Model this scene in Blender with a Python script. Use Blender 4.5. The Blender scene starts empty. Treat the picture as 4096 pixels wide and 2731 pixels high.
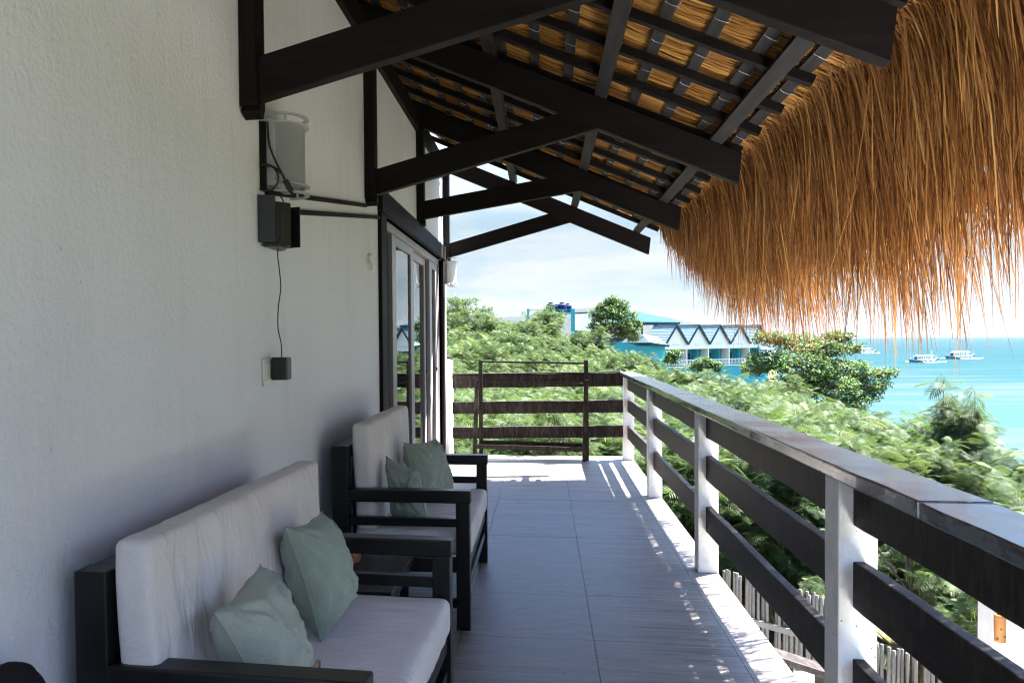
import bpy, bmesh, math, random
import numpy as np
from mathutils import Vector, Matrix, noise
SC = bpy.context.scene
COL = SC.collection
R = math.radians
random.seed(7)
RNG = np.random.default_rng(11)

# ------------------------------------------------------------------ camera
H = 1.37
cam = bpy.data.objects.new('camera', bpy.data.cameras.new('camera'))
COL.objects.link(cam)
yaw, pitch, roll = R(7.4), R(-1.46), R(.5)
fwd = Vector((-math.sin(yaw)*math.cos(pitch), math.cos(yaw)*math.cos(pitch), math.sin(pitch)))
r0 = fwd.cross(Vector((0, 0, 1))).normalized(); u0 = r0.cross(fwd)
rt = r0*math.cos(roll)-u0*math.sin(roll); up = u0*math.cos(roll)+r0*math.sin(roll)
M = Matrix((rt, up, -fwd)).transposed().to_4x4(); M.translation = (0, 0, H)
cam.matrix_world = M
cam.data.sensor_width = 36; cam.data.lens = 26.92
cam.data.shift_x = .0668; cam.data.shift_y = .0170
cam.data.clip_start = .05; cam.data.clip_end = 20000
SC.camera = cam

# ------------------------------------------------------------------ light and exposure
SUN = Vector((.40, .28, .85)).normalized()
SKY_STRENGTH, SUN_STRENGTH, EXPOSURE = .14, 5.0, 3.78
SC.view_settings.view_transform = 'Standard'; SC.view_settings.look = 'None'
SC.view_settings.exposure = EXPOSURE; SC.view_settings.gamma = 1
SC.view_settings.use_curve_mapping = False
world = bpy.data.worlds.new('World'); SC.world = world; world.use_nodes = True
nt = world.node_tree; nt.nodes.clear()
def N(tree, kind, **kw):
    n = tree.nodes.new(kind)
    for k, v in kw.items():
        if k.startswith('i_'): n.inputs[k[2:].replace('_', ' ')].default_value = v
        elif k.startswith('n_'): n.inputs[int(k[2:])].default_value = v
        else: setattr(n, k, v)
    return n
def L(tree, a, b): tree.links.new(a, b)
wo = N(nt, 'ShaderNodeOutputWorld'); bg = N(nt, 'ShaderNodeBackground'); bg.inputs[1].default_value = SKY_STRENGTH
sky = N(nt, 'ShaderNodeTexSky', sky_type='NISHITA', sun_disc=False, sun_elevation=math.asin(SUN.z),
        sun_rotation=math.atan2(SUN.x, SUN.y), altitude=0, air_density=.55, dust_density=.15, ozone_density=1.5)
tc = N(nt, 'ShaderNodeTexCoord'); sep = N(nt, 'ShaderNodeSeparateXYZ'); L(nt, tc.outputs['Generated'], sep.inputs[0])
add = N(nt, 'ShaderNodeMath', operation='ADD', n_1=.12); L(nt, sep.outputs[2], add.inputs[0])
mx = N(nt, 'ShaderNodeMath', operation='MAXIMUM', n_1=.05); L(nt, add.outputs[0], mx.inputs[0])
dx = N(nt, 'ShaderNodeMath', operation='DIVIDE'); L(nt, sep.outputs[0], dx.inputs[0]); L(nt, mx.outputs[0], dx.inputs[1])
dy = N(nt, 'ShaderNodeMath', operation='DIVIDE'); L(nt, sep.outputs[1], dy.inputs[0]); L(nt, mx.outputs[0], dy.inputs[1])
cmb = N(nt, 'ShaderNodeCombineXYZ'); L(nt, dx.outputs[0], cmb.inputs[0]); L(nt, dy.outputs[0], cmb.inputs[1])
cn = N(nt, 'ShaderNodeTexNoise', i_Scale=.62, i_Detail=10, i_Roughness=.62, i_Distortion=.35); L(nt, cmb.outputs[0], cn.inputs['Vector'])
cr = N(nt, 'ShaderNodeMapRange', interpolation_type='SMOOTHSTEP', n_1=.41, n_2=.60); L(nt, cn.outputs['Fac'], cr.inputs[0])
# added veil that dims the sky model low in view: pale blue above, whiter towards the horizon, with clouds
el = N(nt, 'ShaderNodeMapRange', n_1=.0, n_2=.55); L(nt, sep.outputs[2], el.inputs[0])
veil = N(nt, 'ShaderNodeValToRGB'); ve = veil.color_ramp.elements; ve[0].color = (0.372, 0.400, 0.414, 1); ve[1].color = (0.153, 0.260, 0.363, 1)
x_ = ve.new(.10); x_.color = (0.307, 0.372, 0.405, 1); x_ = ve.new(.32); x_.color = (0.233, 0.335, 0.391, 1); x_ = ve.new(.55); x_.color = (0.195, 0.298, 0.372, 1); L(nt, el.outputs[0], veil.inputs[0])
mixv = N(nt, 'ShaderNodeMix', data_type='RGBA'); mixv.inputs[7].default_value = (0.423, 0.437, 0.442, 1)
L(nt, cr.outputs[0], mixv.inputs[0]); L(nt, veil.outputs[0], mixv.inputs[6])
mixc = N(nt, 'ShaderNodeMix', data_type='RGBA'); mf = N(nt, 'ShaderNodeMapRange', interpolation_type='SMOOTHSTEP', n_1=.14, n_2=.5, n_3=.994, n_4=.15); L(nt, sep.outputs[2], mf.inputs[0]); L(nt, mf.outputs[0], mixc.inputs[0])  # veil fades higher up, leaving brighter sky overhead for blue fill
L(nt, sky.outputs[0], mixc.inputs[6]); L(nt, mixv.outputs[2], mixc.inputs[7])
L(nt, mixc.outputs[2], bg.inputs[0]); L(nt, bg.outputs[0], wo.inputs[0])
sun = bpy.data.objects.new('sun', bpy.data.lights.new('sun', 'SUN')); COL.objects.link(sun)
sun.data.energy = SUN_STRENGTH; sun.data.angle = R(.53); sun.data.color = (1, .965, .91)
sun.rotation_euler = SUN.to_track_quat('Z', 'Y').to_euler(); sun.location = (0, 0, 60)

# ------------------------------------------------------------------ object helpers
ORG = {}
def tag(o, label=None, cat=None, group=None, kind=None):
    if label: o['label'] = label
    if cat: o['category'] = cat
    if group: o['group'] = group
    if kind: o['kind'] = kind
    return o
def thing(name, loc, label=None, cat=None, group=None, kind=None):
    o = bpy.data.objects.new(name, None); COL.objects.link(o); o.location = loc
    o.empty_display_size = .1; ORG[o.name] = Vector(loc)
    return tag(o, label, cat, group, kind)
def org(o): return ORG.get(o.name, Vector((0, 0, 0))) if o else Vector((0, 0, 0))
def link(name, me, mat, parent=None, smooth=False):
    o = bpy.data.objects.new(name, me); COL.objects.link(o)
    for m in (mat if isinstance(mat, (list, tuple)) else [mat]): me.materials.append(m)
    if smooth: me.polygons.foreach_set('use_smooth', [True]*len(me.polygons))
    if parent: o.parent = parent; ORG[o.name] = org(parent)
    return o
def copy_tree(o, parent=None, **kw):
    c = o.copy(); COL.objects.link(c); c.parent = parent
    for ch in [x for x in KIDS.get(o.name, o.children)]: copy_tree(ch, c)
    return c
KIDS = {}
class MB:
    """collects verts and faces in world space, linked as ONE mesh"""
    def __init__(s): s.v = []; s.f = []
    def grid(s, P, cu=False, cv=False):
        n, m = len(P), len(P[0]); b = len(s.v)
        for row in P: s.v += [tuple(p) for p in row]
        for i in range(n if cu else n-1):
            for j in range(m if cv else m-1):
                i2, j2 = (i+1) % n, (j+1) % m
                s.f.append((b+i*m+j, b+i2*m+j, b+i2*m+j2, b+i*m+j2))
    def box(s, a, b):
        (x0, y0, z0), (x1, y1, z1) = a, b; k = len(s.v)
        s.v += [(x0, y0, z0), (x1, y0, z0), (x1, y1, z0), (x0, y1, z0), (x0, y0, z1), (x1, y0, z1), (x1, y1, z1), (x0, y1, z1)]
        s.f += [tuple(k+i for i in q) for q in ((0, 3, 2, 1), (4, 5, 6, 7), (0, 1, 5, 4), (1, 2, 6, 5), (2, 3, 7, 6), (3, 0, 4, 7))]
        return s
    def bar(s, p, q, w, h, upv=(0, 0, 1), seg=1, jit=0., jw=0.):
        """squared bar from p to q: w sideways, h along upv; seg/jit make hand-hewn edges"""
        p, q = Vector(p), Vector(q); d = (q-p).normalized(); u = Vector(upv); u = (u-d*u.dot(d)).normalized(); sd = d.cross(u)
        k = len(s.v); ph = random.random()*50
        for i in range(seg+1):
            t = i/seg; c = p.lerp(q, t)
            for jx, (a, b) in enumerate(((-1, -1), (1, -1), (1, 1), (-1, 1))):
                e = jit*(noise.noise(Vector((ph+t*seg*.33, b*7.3, 0)))+.4*noise.noise(Vector((ph+t*seg*.9, b*3.3+a, 4)))) if jit else 0
                ew = jw*noise.noise(Vector((ph+t*seg*.4, a*5.1, 9))) if jw else 0
                s.v.append(tuple(c+sd*(a*w/2+ew)+u*(b*h/2+e)))
        for i in range(seg):
            for j in range(4): s.f.append((k+i*4+j, k+i*4+(j+1) % 4, k+i*4+4+(j+1) % 4, k+i*4+4+j))
        s.f += [(k+3, k+2, k+1, k), tuple(k+seg*4+j for j in range(4))]
        return s
    def tube(s, pts, r, n=8, cap=True):
        pts = [Vector(p) for p in pts]; rr = r if isinstance(r, (list, tuple)) else [r]*len(pts)
        rows = []; ref = None
        for i, p in enumerate(pts):
            d = (pts[min(i+1, len(pts)-1)]-pts[max(i-1, 0)]).normalized()
            if ref is None: ref = d.orthogonal().normalized()
            ref = (ref-d*ref.dot(d)).normalized(); b = d.cross(ref)
            rows.append([p+(ref*math.cos(2*math.pi*j/n)+b*math.sin(2*math.pi*j/n))*rr[i] for j in range(n)])
        k = len(s.v); s.grid(rows, cv=True)
        if cap: s.f += [tuple(k+j for j in range(n))[::-1], tuple(k+(len(pts)-1)*n+j for j in range(n))]
        return s
    def lathe(s, c, prof, n=16, a0=0, a1=2*math.pi):
        full = abs(a1-a0-2*math.pi) < 1e-6; m = n if full else n+1
        s.grid([[(c[0]+r*math.cos(a0+(a1-a0)*j/n), c[1]+r*math.sin(a0+(a1-a0)*j/n), c[2]+z) for j in range(m)] for r, z in prof], cv=full)
        return s
    def prism(s, poly, lo, hi, axis=2):
        """extrude a 2-D polygon between lo and hi along an axis"""
        def P(a, b, c): return {2: (a, b, c), 1: (a, c, b), 0: (c, a, b)}[axis]
        k = len(s.v); n = len(poly)
        s.v += [P(a, b, lo) for a, b in poly]+[P(a, b, hi) for a, b in poly]
        s.f += [tuple(range(k, k+n))[::-1], tuple(range(k+n, k+2*n))]
        for i in range(n): s.f.append((k+i, k+(i+1) % n, k+n+(i+1) % n, k+n+i))
        return s
    def poly(s, pts): k = len(s.v); s.v += [tuple(p) for p in pts]; s.f.append(tuple(range(k, k+len(pts)))); return s
    def mesh(s, name, o=(0, 0, 0)):
        me = bpy.data.meshes.new(name); o = Vector(o)
        me.from_pydata([tuple(Vector(p)-o) for p in s.v], [], s.f)
        bm = bmesh.new(); bm.from_mesh(me); bmesh.ops.recalc_face_normals(bm, faces=bm.faces); bm.to_mesh(me); bm.free()
        return me
    def build(s, name, mat, parent=None, bevel=0, smooth=False, origin=None):
        o = link(name, s.mesh(name, origin if origin is not None else org(parent)), mat, parent, smooth)
        if origin is not None and parent is None: o.location = origin
        if bevel:
            b = o.modifiers.new('b', 'BEVEL'); b.width = bevel; b.segments = 2; b.limit_method = 'ANGLE'; b.angle_limit = R(40); b.harden_normals = False
        return o
def fastmesh(name, V, F, mats=None, attr=None):
    """numpy verts (n,3) and faces (m,k) to a mesh"""
    me = bpy.data.meshes.new(name); k = F.shape[1]
    me.vertices.add(len(V)); me.vertices.foreach_set('co', V.astype(np.float32).ravel())
    me.loops.add(F.size); me.loops.foreach_set('vertex_index', F.astype(np.int32).ravel())
    me.polygons.add(len(F)); me.polygons.foreach_set('loop_start', np.arange(0, F.size, k, dtype=np.int32))
    if mats is not None: me.polygons.foreach_set('material_index', mats.astype(np.int32))
    if attr is not None:
        a = me.attributes.new('tint', 'FLOAT', 'POINT'); a.data.foreach_set('value', attr.astype(np.float32))
    me.update(calc_edges=True)
    return me

# ------------------------------------------------------------------ materials
def mat(name):
    m = bpy.data.materials.new(name); m.use_nodes = True; t = m.node_tree
    return m, t, t.nodes['Principled BSDF']
def coords(t, scale=(1, 1, 1), kind='Object'):
    c = N(t, 'ShaderNodeTexCoord'); mp = N(t, 'ShaderNodeMapping'); mp.inputs['Scale'].default_value = scale
    L(t, c.outputs[kind], mp.inputs[0]); return mp.outputs[0]
def ramp(t, fac, stops):
    r = N(t, 'ShaderNodeValToRGB'); e = r.color_ramp.elements
    while len(e) > 1: e.remove(e[-1])
    e[0].position = stops[0][0]; e[0].color = (*stops[0][1], 1)
    for p, c in stops[1:]:
        x = e.new(p); x.color = (*c, 1)
    L(t, fac, r.inputs[0]); return r.outputs[0]
def bump(t, b, h, strength=.3, dist=.01):
    n = N(t, 'ShaderNodeBump', i_Strength=strength, i_Distance=dist); L(t, h, n.inputs['Height']); L(t, n.outputs[0], b.inputs['Normal'])
def plain(name, col, rough=.5, spec=.5, metal=0, var=.12, nscale=6, bmp=.1, bscale=60):
    m, t, b = mat(name); v = coords(t)
    n = N(t, 'ShaderNodeTexNoise', i_Scale=nscale, i_Detail=5); L(t, v, n.inputs['Vector'])
    c = Vector(col)
    L(t, ramp(t, n.outputs['Fac'], [(.3, c*(1-var)), (.7, c*(1+var))]), b.inputs['Base Color'])
    b.inputs['Roughness'].default_value = rough; b.inputs['Metallic'].default_value = metal; b.inputs['Specular IOR Level'].default_value = spec
    if bmp:
        n2 = N(t, 'ShaderNodeTexNoise', i_Scale=bscale, i_Detail=3); L(t, v, n2.inputs['Vector']); bump(t, b, n2.outputs['Fac'], bmp, .004)
    return m
def wood(name, c0, c1, axis=1, rough=.5, spec=.4, worn=None, wornpos=.62, bmp=.35, scl=1., ws=None):
    """painted or bare timber, grain along an axis"""
    m, t, b = mat(name); s = [34*scl, 34*scl, 34*scl]; s[axis] = 1.6*scl
    n = N(t, 'ShaderNodeTexNoise', i_Scale=1, i_Detail=7, i_Roughness=.6); L(t, coords(t, s), n.inputs['Vector'])
    col = ramp(t, n.outputs['Fac'], [(.3, c0), (.7, c1)])
    n3 = N(t, 'ShaderNodeTexNoise', i_Scale=3.2, i_Detail=8, i_Roughness=.65, i_Distortion=.3); s3 = [3, 3, 3]; s3[axis] = 1.; s3 = ws or s3
    L(t, coords(t, s3), n3.inputs['Vector'])
    if worn:
        w = N(t, 'ShaderNodeMapRange', n_1=wornpos-.05, n_2=wornpos+.05); L(t, n3.outputs['Fac'], w.inputs[0])
        mm = N(t, 'ShaderNodeMath', operation='MULTIPLY', n_1=.8); L(t, w.outputs[0], mm.inputs[0])
        x = N(t, 'ShaderNodeMix', data_type='RGBA'); L(t, mm.outputs[0], x.inputs[0]); L(t, col, x.inputs[6]); x.inputs[7].default_value = (*worn, 1); col = x.outputs[2]
    L(t, col, b.inputs['Base Color'])
    rr = N(t, 'ShaderNodeMapRange', n_3=max(.05, rough-.14), n_4=min(1, rough+.14)); L(t, n3.outputs['Fac'], rr.inputs[0]); L(t, rr.outputs[0], b.inputs['Roughness'])
    b.inputs['Specular IOR Level'].default_value = spec
    bump(t, b, n.outputs['Fac'], bmp, .004)
    return m
def leafmat(name, stops, trans=.35, rough=.6, tcol=1.5, spec=.12):
    m, t, b = mat(name); a = N(t, 'ShaderNodeAttribute', attribute_name='tint')
    oi = N(t, 'ShaderNodeNewGeometry'); n = N(t, 'ShaderNodeTexNoise', i_Scale=.55, i_Detail=3); L(t, oi.outputs['Position'], n.inputs['Vector'])
    ad = N(t, 'ShaderNodeMath', operation='MULTIPLY_ADD', n_1=.6, n_2=-.3); L(t, n.outputs['Fac'], ad.inputs[0])
    a2 = N(t, 'ShaderNodeMath', operation='ADD', use_clamp=True); L(t, a.outputs['Fac'], a2.inputs[0]); L(t, ad.outputs[0], a2.inputs[1])
    c = ramp(t, a2.outputs[0], stops); L(t, c, b.inputs['Base Color'])
    b.inputs['Roughness'].default_value = rough; b.inputs['Specular IOR Level'].default_value = spec
    tr = N(t, 'ShaderNodeBsdfTranslucent'); g = N(t, 'ShaderNodeMix', data_type='RGBA', blend_type='MULTIPLY'); g.inputs[0].default_value = 1
    L(t, c, g.inputs[6]); g.inputs[7].default_value = (tcol*1.1, tcol*1.1, tcol*.7, 1); L(t, g.outputs[2], tr.inputs[0])
    ms = N(t, 'ShaderNodeMixShader'); ms.inputs[0].default_value = trans; L(t, b.outputs[0], ms.inputs[1]); L(t, tr.outputs[0], ms.inputs[2])
    L(t, ms.outputs[0], t.nodes['Material Output'].inputs[0])
    return m
MT = {}
# stucco wall
m, t, b = mat('stucco'); v = coords(t)
n = N(t, 'ShaderNodeTexNoise', i_Scale=1.3, i_Detail=8, i_Roughness=.6); L(t, coords(t, (1, 1, .22)), n.inputs['Vector'])
L(t, ramp(t, n.outputs['Fac'], [(.3, (.64, .665, .715)), (.5, (.69, .715, .77)), (.72, (.715, .74, .79))]), b.inputs['Base Color'])
b.inputs['Roughness'].default_value = .85
n2 = N(t, 'ShaderNodeTexNoise', i_Scale=55, i_Detail=6, i_Roughness=.65); L(t, v, n2.inputs['Vector'])
n3 = N(t, 'ShaderNodeTexNoise', i_Scale=9, i_Detail=4); L(t, coords(t, (1, 1, .35)), n3.inputs['Vector'])
a = N(t, 'ShaderNodeMath', operation='MULTIPLY_ADD', n_1=1.6); L(t, n3.outputs['Fac'], a.inputs[0]); L(t, n2.outputs['Fac'], a.inputs[2])
st = N(t, 'ShaderNodeTexNoise', i_Scale=3.4, i_Detail=9, i_Roughness=.7); L(t, coords(t, (1, 2.2, .22)), st.inputs['Vector'])
sm = N(t, 'ShaderNodeMapRange', n_1=.55, n_2=.8, n_3=0, n_4=.35); L(t, st.outputs['Fac'], sm.inputs[0]); sx_ = N(t, 'ShaderNodeMix', data_type='RGBA'); L(t, sm.outputs[0], sx_.inputs[0]); L(t, b.inputs['Base Color'].links[0].from_socket, sx_.inputs[6]); sx_.inputs[7].default_value = (.46, .45, .44, 1)
pit = N(t, 'ShaderNodeTexNoise', i_Scale=42, i_Detail=2); L(t, v, pit.inputs['Vector']); pr = N(t, 'ShaderNodeMapRange', n_1=.735, n_2=.77, n_3=0, n_4=.5); L(t, pit.outputs['Fac'], pr.inputs[0]); sy_ = N(t, 'ShaderNodeMix', data_type='RGBA'); L(t, pr.outputs[0], sy_.inputs[0]); L(t, sx_.outputs[2], sy_.inputs[6]); sy_.inputs[7].default_value = (.3, .28, .26, 1); L(t, sy_.outputs[2], b.inputs['Base Color'])
bump(t, b, a.outputs[0], .75, .0075); MT['stucco'] = m
BLK0, BLK1 = (.0055, .0042, .004), (.0125, .0097, .0092)
for i, ax in enumerate('xyz'):
    MT['beam_'+ax] = wood('black_timber_'+ax, BLK0, BLK1, i, .6, .1)
    MT['sofa_'+ax] = wood('sofa_wood_'+ax, (.006, .0052, .0052), (.0125, .011, .011), i, .33, .3, bmp=.12)
    MT['rail_'+ax] = wood('rail_wood_'+ax, (.010, .0078, .007), (.025, .0195, .017), i, .52, .12, worn=(.046, .036, .031), wornpos=.53, bmp=.6, ws=((9, 6, 2.2), (6, 9, 2.2), (6, 6, 3))[i])
    MT['grey_'+ax] = wood('grey_batten_'+ax, (.018, .016, .0155), (.038, .036, .035), i, .7, .12)
MT['cap'] = wood('cap_wood', (.02, .02, .022), (.05, .05, .053), 1, .17, 1., worn=(.10, .115, .13), wornpos=.5, bmp=.12, ws=(7, 2.2, 6))  # blue-grey of the worn patches puts reflected sky into the colour
m, t, b = mat('white_concrete_paint'); v = coords(t)
n = N(t, 'ShaderNodeTexNoise', i_Scale=9, i_Detail=7, i_Roughness=.65); L(t, v, n.inputs['Vector'])
c = ramp(t, n.outputs['Fac'], [(.3, (.68, .655, .63)), (.65, (.80, .78, .76))]); vo = N(t, 'ShaderNodeTexNoise', i_Scale=75, i_Detail=2); L(t, v, vo.inputs['Vector'])
pm = N(t, 'ShaderNodeMapRange', n_1=.70, n_2=.74); L(t, vo.outputs['Fac'], pm.inputs[0]); x = N(t, 'ShaderNodeMix', data_type='RGBA'); L(t, pm.outputs[0], x.inputs[0]); L(t, c, x.inputs[6]); x.inputs[7].default_value = (.12, .105, .095, 1); L(t, x.outputs[2], b.inputs['Base Color'])
b.inputs['Roughness'].default_value = .75; b.inputs['Specular IOR Level'].default_value = .3; n2 = N(t, 'ShaderNodeTexNoise', i_Scale=38, i_Detail=5); L(t, v, n2.inputs['Vector']); bump(t, b, n2.outputs['Fac'], .7, .006); MT['post'] = m
MT['white'] = plain('white_paint', (.78, .77, .75), .6, .3, var=.04, bmp=.15)
MT['alu'] = plain('grey_aluminium', (.30, .275, .275), .42, .5, .3, var=.05, bmp=0)
MT['dark'] = plain('black_plastic', (.012, .012, .012), .38, .5, var=.1, bmp=.05)
MT['plastic'] = plain('white_plastic', (.62, .61, .59), .35, .5, var=.02, bmp=0)
MT['ring'] = plain('white_metal', (.40, .395, .39), .45, .4, var=.03, bmp=0)
MT['wire'] = plain('tie_wire', (.45, .46, .46), .4, .5, .5, var=.1, bmp=0)
MT['basket'] = plain('woven_bamboo', (.28, .14, .06), .6, .3, var=.4, nscale=40)
MT['bag'] = plain('black_nylon', (.010, .010, .011), .7, .2, var=.2, bmp=.3)
MT['slab'] = plain('concrete', (.42, .41, .39), .8, .3, var=.12, nscale=3)
MT['bounce_paving'] = plain('pale_bounce_paving', (.57, .57, .58), .85, .2, var=.1, nscale=2)
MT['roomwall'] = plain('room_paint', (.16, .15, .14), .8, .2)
# frosted lamp shade
m, t, b = mat('frosted_shade'); b.inputs['Base Color'].default_value = (.36, .37, .37, 1); b.inputs['Roughness'].default_value = .5
tr = N(t, 'ShaderNodeBsdfTranslucent'); tr.inputs[0].default_value = (.6, .62, .62, 1); ms = N(t, 'ShaderNodeMixShader'); ms.inputs[0].default_value = .45
wv = N(t, 'ShaderNodeTexWave', i_Scale=90, bands_direction='Z'); L(t, coords(t), wv.inputs['Vector']); bump(t, b, wv.outputs['Fac'], .3, .002)
L(t, b.outputs[0], ms.inputs[1]); L(t, tr.outputs[0], ms.inputs[2]); L(t, ms.outputs[0], t.nodes['Material Output'].inputs[0]); MT['shade'] = m
# door glass: tinted, strongly reflecting
m, t, b = mat('door_glass'); fr = N(t, 'ShaderNodeFresnel', i_IOR=2.1); gl = N(t, 'ShaderNodeBsdfGlossy', i_Roughness=.008); gl.inputs[0].default_value = (.92, .95, .96, 1)
tp = N(t, 'ShaderNodeBsdfTransparent'); tp.inputs[0].default_value = (.35, .37, .37, 1); ms = N(t, 'ShaderNodeMixShader')
L(t, fr.outputs[0], ms.inputs[0]); L(t, tp.outputs[0], ms.inputs[1]); L(t, gl.outputs[0], ms.inputs[2]); L(t, ms.outputs[0], t.nodes['Material Output'].inputs[0]); MT['glass'] = m
# wood-look floor tile: streaks run across the porch
m, t, b = mat('floor_tile'); oi = N(t, 'ShaderNodeObjectInfo')
cb = N(t, 'ShaderNodeTexCoord'); mp = N(t, 'ShaderNodeMapping'); mp.inputs['Scale'].default_value = (2.2, 46, 1); L(t, cb.outputs['Object'], mp.inputs[0])
sc_ = N(t, 'ShaderNodeVectorMath', operation='SCALE'); sc_.inputs[0].default_value = (37, 91, 0); L(t, oi.outputs['Random'], sc_.inputs['Scale'])
av = N(t, 'ShaderNodeVectorMath', operation='ADD'); L(t, mp.outputs[0], av.inputs[0]); L(t, sc_.outputs[0], av.inputs[1])
n = N(t, 'ShaderNodeTexNoise', i_Scale=1.3, i_Detail=8, i_Roughness=.68, i_Distortion=.25); L(t, av.outputs[0], n.inputs['Vector'])
n2 = N(t, 'ShaderNodeTexNoise', i_Scale=.35, i_Detail=3); L(t, av.outputs[0], n2.inputs['Vector'])
ad = N(t, 'ShaderNodeMath', operation='MULTIPLY_ADD', n_1=.45); L(t, n2.outputs['Fac'], ad.inputs[0]); L(t, n.outputs['Fac'], ad.inputs[2])
L(t, ramp(t, ad.outputs[0], [(.46, (.082, .065, .057)), (.57, (.135, .112, .098)), (.70, (.215, .188, .17)), (.9, (.31, .28, .255))]), b.inputs['Base Color'])
rr = N(t, 'ShaderNodeMapRange', n_1=.45, n_2=.9, n_3=.36, n_4=.5); L(t, ad.outputs[0], rr.inputs[0]); L(t, rr.outputs[0], b.inputs['Roughness'])
b.inputs['Specular IOR Level'].default_value = .24; bump(t, b, ad.outputs[0], .25, .003); MT['tile'] = m
MT['grout'] = plain('grout', (.13, .115, .105), .9, .2, var=.15)
# cloth
def cloth(name, c, var=.06, fold=(1, 1, 1)):
    m, t, b = mat(name); v = coords(t)
    n = N(t, 'ShaderNodeTexNoise', i_Scale=5, i_Detail=5); L(t, v, n.inputs['Vector']); c = Vector(c)
    L(t, ramp(t, n.outputs['Fac'], [(.3, c*(1-var)), (.7, c*(1+var))]), b.inputs['Base Color'])
    b.inputs['Roughness'].default_value = .9; b.inputs['Specular IOR Level'].default_value = .15; b.inputs['Sheen Weight'].default_value = .15
    w = N(t, 'ShaderNodeTexNoise', i_Scale=420, i_Detail=2); L(t, v, w.inputs['Vector'])
    f = N(t, 'ShaderNodeTexNoise', i_Scale=7, i_Detail=4, i_Roughness=.55, i_Distortion=1.2); L(t, coords(t, fold), f.inputs['Vector'])
    fa = N(t, 'ShaderNodeMath', operation='MULTIPLY_ADD', n_1=9.); L(t, f.outputs['Fac'], fa.inputs[0]); L(t, w.outputs['Fac'], fa.inputs[2])
    bump(t, b, fa.outputs[0], .6, .004); return m
MT['canvas'] = cloth('beige_canvas', (.66, .61, .585), .06, (.7, 2.2, .7)); MT['sage'] = cloth('sage_cloth', (.275, .322, .258)); MT['sage2'] = cloth('sage_cloth_pale', (.345, .375, .305))
# straw
def strawmat(name, c0, c1, c2, trans, tint):
    m, t, b = mat(name); a = N(t, 'ShaderNodeAttribute', attribute_name='tint')
    c = ramp(t, a.outputs['Fac'], [(0, c0), (.5, c1), (1, c2)]); L(t, c, b.inputs['Base Color']); b.inputs['Roughness'].default_value = .55; b.inputs['Specular IOR Level'].default_value = .3
    tr = N(t, 'ShaderNodeBsdfTranslucent'); g = N(t, 'ShaderNodeMix', data_type='RGBA', blend_type='MULTIPLY'); g.inputs[0].default_value = 1
    L(t, c, g.inputs[6]); g.inputs[7].default_value = (*tint, 1); L(t, g.outputs[2], tr.inputs[0])
    ms = N(t, 'ShaderNodeMixShader'); ms.inputs[0].default_value = trans; L(t, b.outputs[0], ms.inputs[1]); L(t, tr.outputs[0], ms.inputs[2])
    L(t, ms.outputs[0], t.nodes['Material Output'].inputs[0]); return m
MT['straw'] = strawmat('roof_straw', (.18, .078, .015), (.42, .20, .042), (.62, .36, .10), .25, (1.2, 1.0, .7))
MT['fringe'] = strawmat('fringe_straw', (.085, .028, .006), (.295, .118, .027), (.50, .275, .088), .10, (1.2, 1.0, .6))
MT['thatch'] = plain('thatch', (.22, .12, .04), .9, .1, var=.5, nscale=30, bmp=.6)
# outdoors
MT['leuc'] = leafmat('feathery_leaf', [(0, (.015, .032, .013)), (.4, (.036, .064, .023)), (.75, (.060, .088, .032)), (1, (.088, .096, .038))], .26)
MT['tali'] = leafmat('broad_leaf', [(0, (.018, .045, .014)), (.5, (.045, .10, .026)), (.85, (.09, .16, .04)), (1, (.26, .12, .03))], .22, .55, 1.2, .12)
MT['pod'] = leafmat('seed_pod', [(0, (.06, .03, .018)), (.6, (.13, .06, .03)), (1, (.2, .2, .07))], .15)
MT['pod_green'] = leafmat('green_pod', [(0, (.12, .2, .04)), (1, (.3, .36, .1))], .3)
MT['bark'] = plain('bark', (.10, .075, .055), .9, .1, var=.35, nscale=12, bmp=.5)
MT['soil'] = plain('soil_and_litter', (.07, .065, .03), .95, .1, var=.5, nscale=1.2, bmp=.4)
MT['bamboo'] = plain('weathered_bamboo', (.088, .082, .076), .7, .3, var=.3, nscale=7, bmp=.3)
MT['lantern'] = plain('varnished_bamboo', (.26, .115, .03), .5, .2, var=.2, nscale=8)
MT['teal'] = plain('teal_paint', (.012, .24, .29), .6, .3, var=.1, bmp=0)
MT['teald'] = plain('dark_teal_trim', (.004, .03, .045), .7, .1, var=.1, bmp=0)
MT['tealroof'] = plain('teal_metal_roof', (.002, .050, .057), .7, .1, var=.12, nscale=.8, bmp=0)
MT['tealpale'] = plain('pale_teal_metal_roof', (.075, .105, .107), .7, .1, var=.1, nscale=.8, bmp=0)
MT['bluetile'] = plain('grey_blue_tile', (.115, .168, .185), .7, .15, var=.12, nscale=1.5, bmp=0)
MT['cream'] = plain('cream_wall', (.66, .645, .58), .7, .2, var=.04, bmp=0)
MT['tank'] = plain('blue_tank', (.004, .009, .045), .7, .1, var=.1, bmp=0)
MT['hull'] = plain('teal_hull', (.012, .11, .125), .6, .2, var=.05, bmp=0)
MT['red'] = plain('red_paint', (.45, .03, .03), .5, .4, bmp=0)
MT['hill'] = plain('wooded_hill', (.013, .017, .014), .95, .1, var=.35, nscale=.012, bmp=0)
MT['sand'] = plain('pale_sand', (.2, .18, .16), .9, .1, var=.06, nscale=.2, bmp=0)
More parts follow.
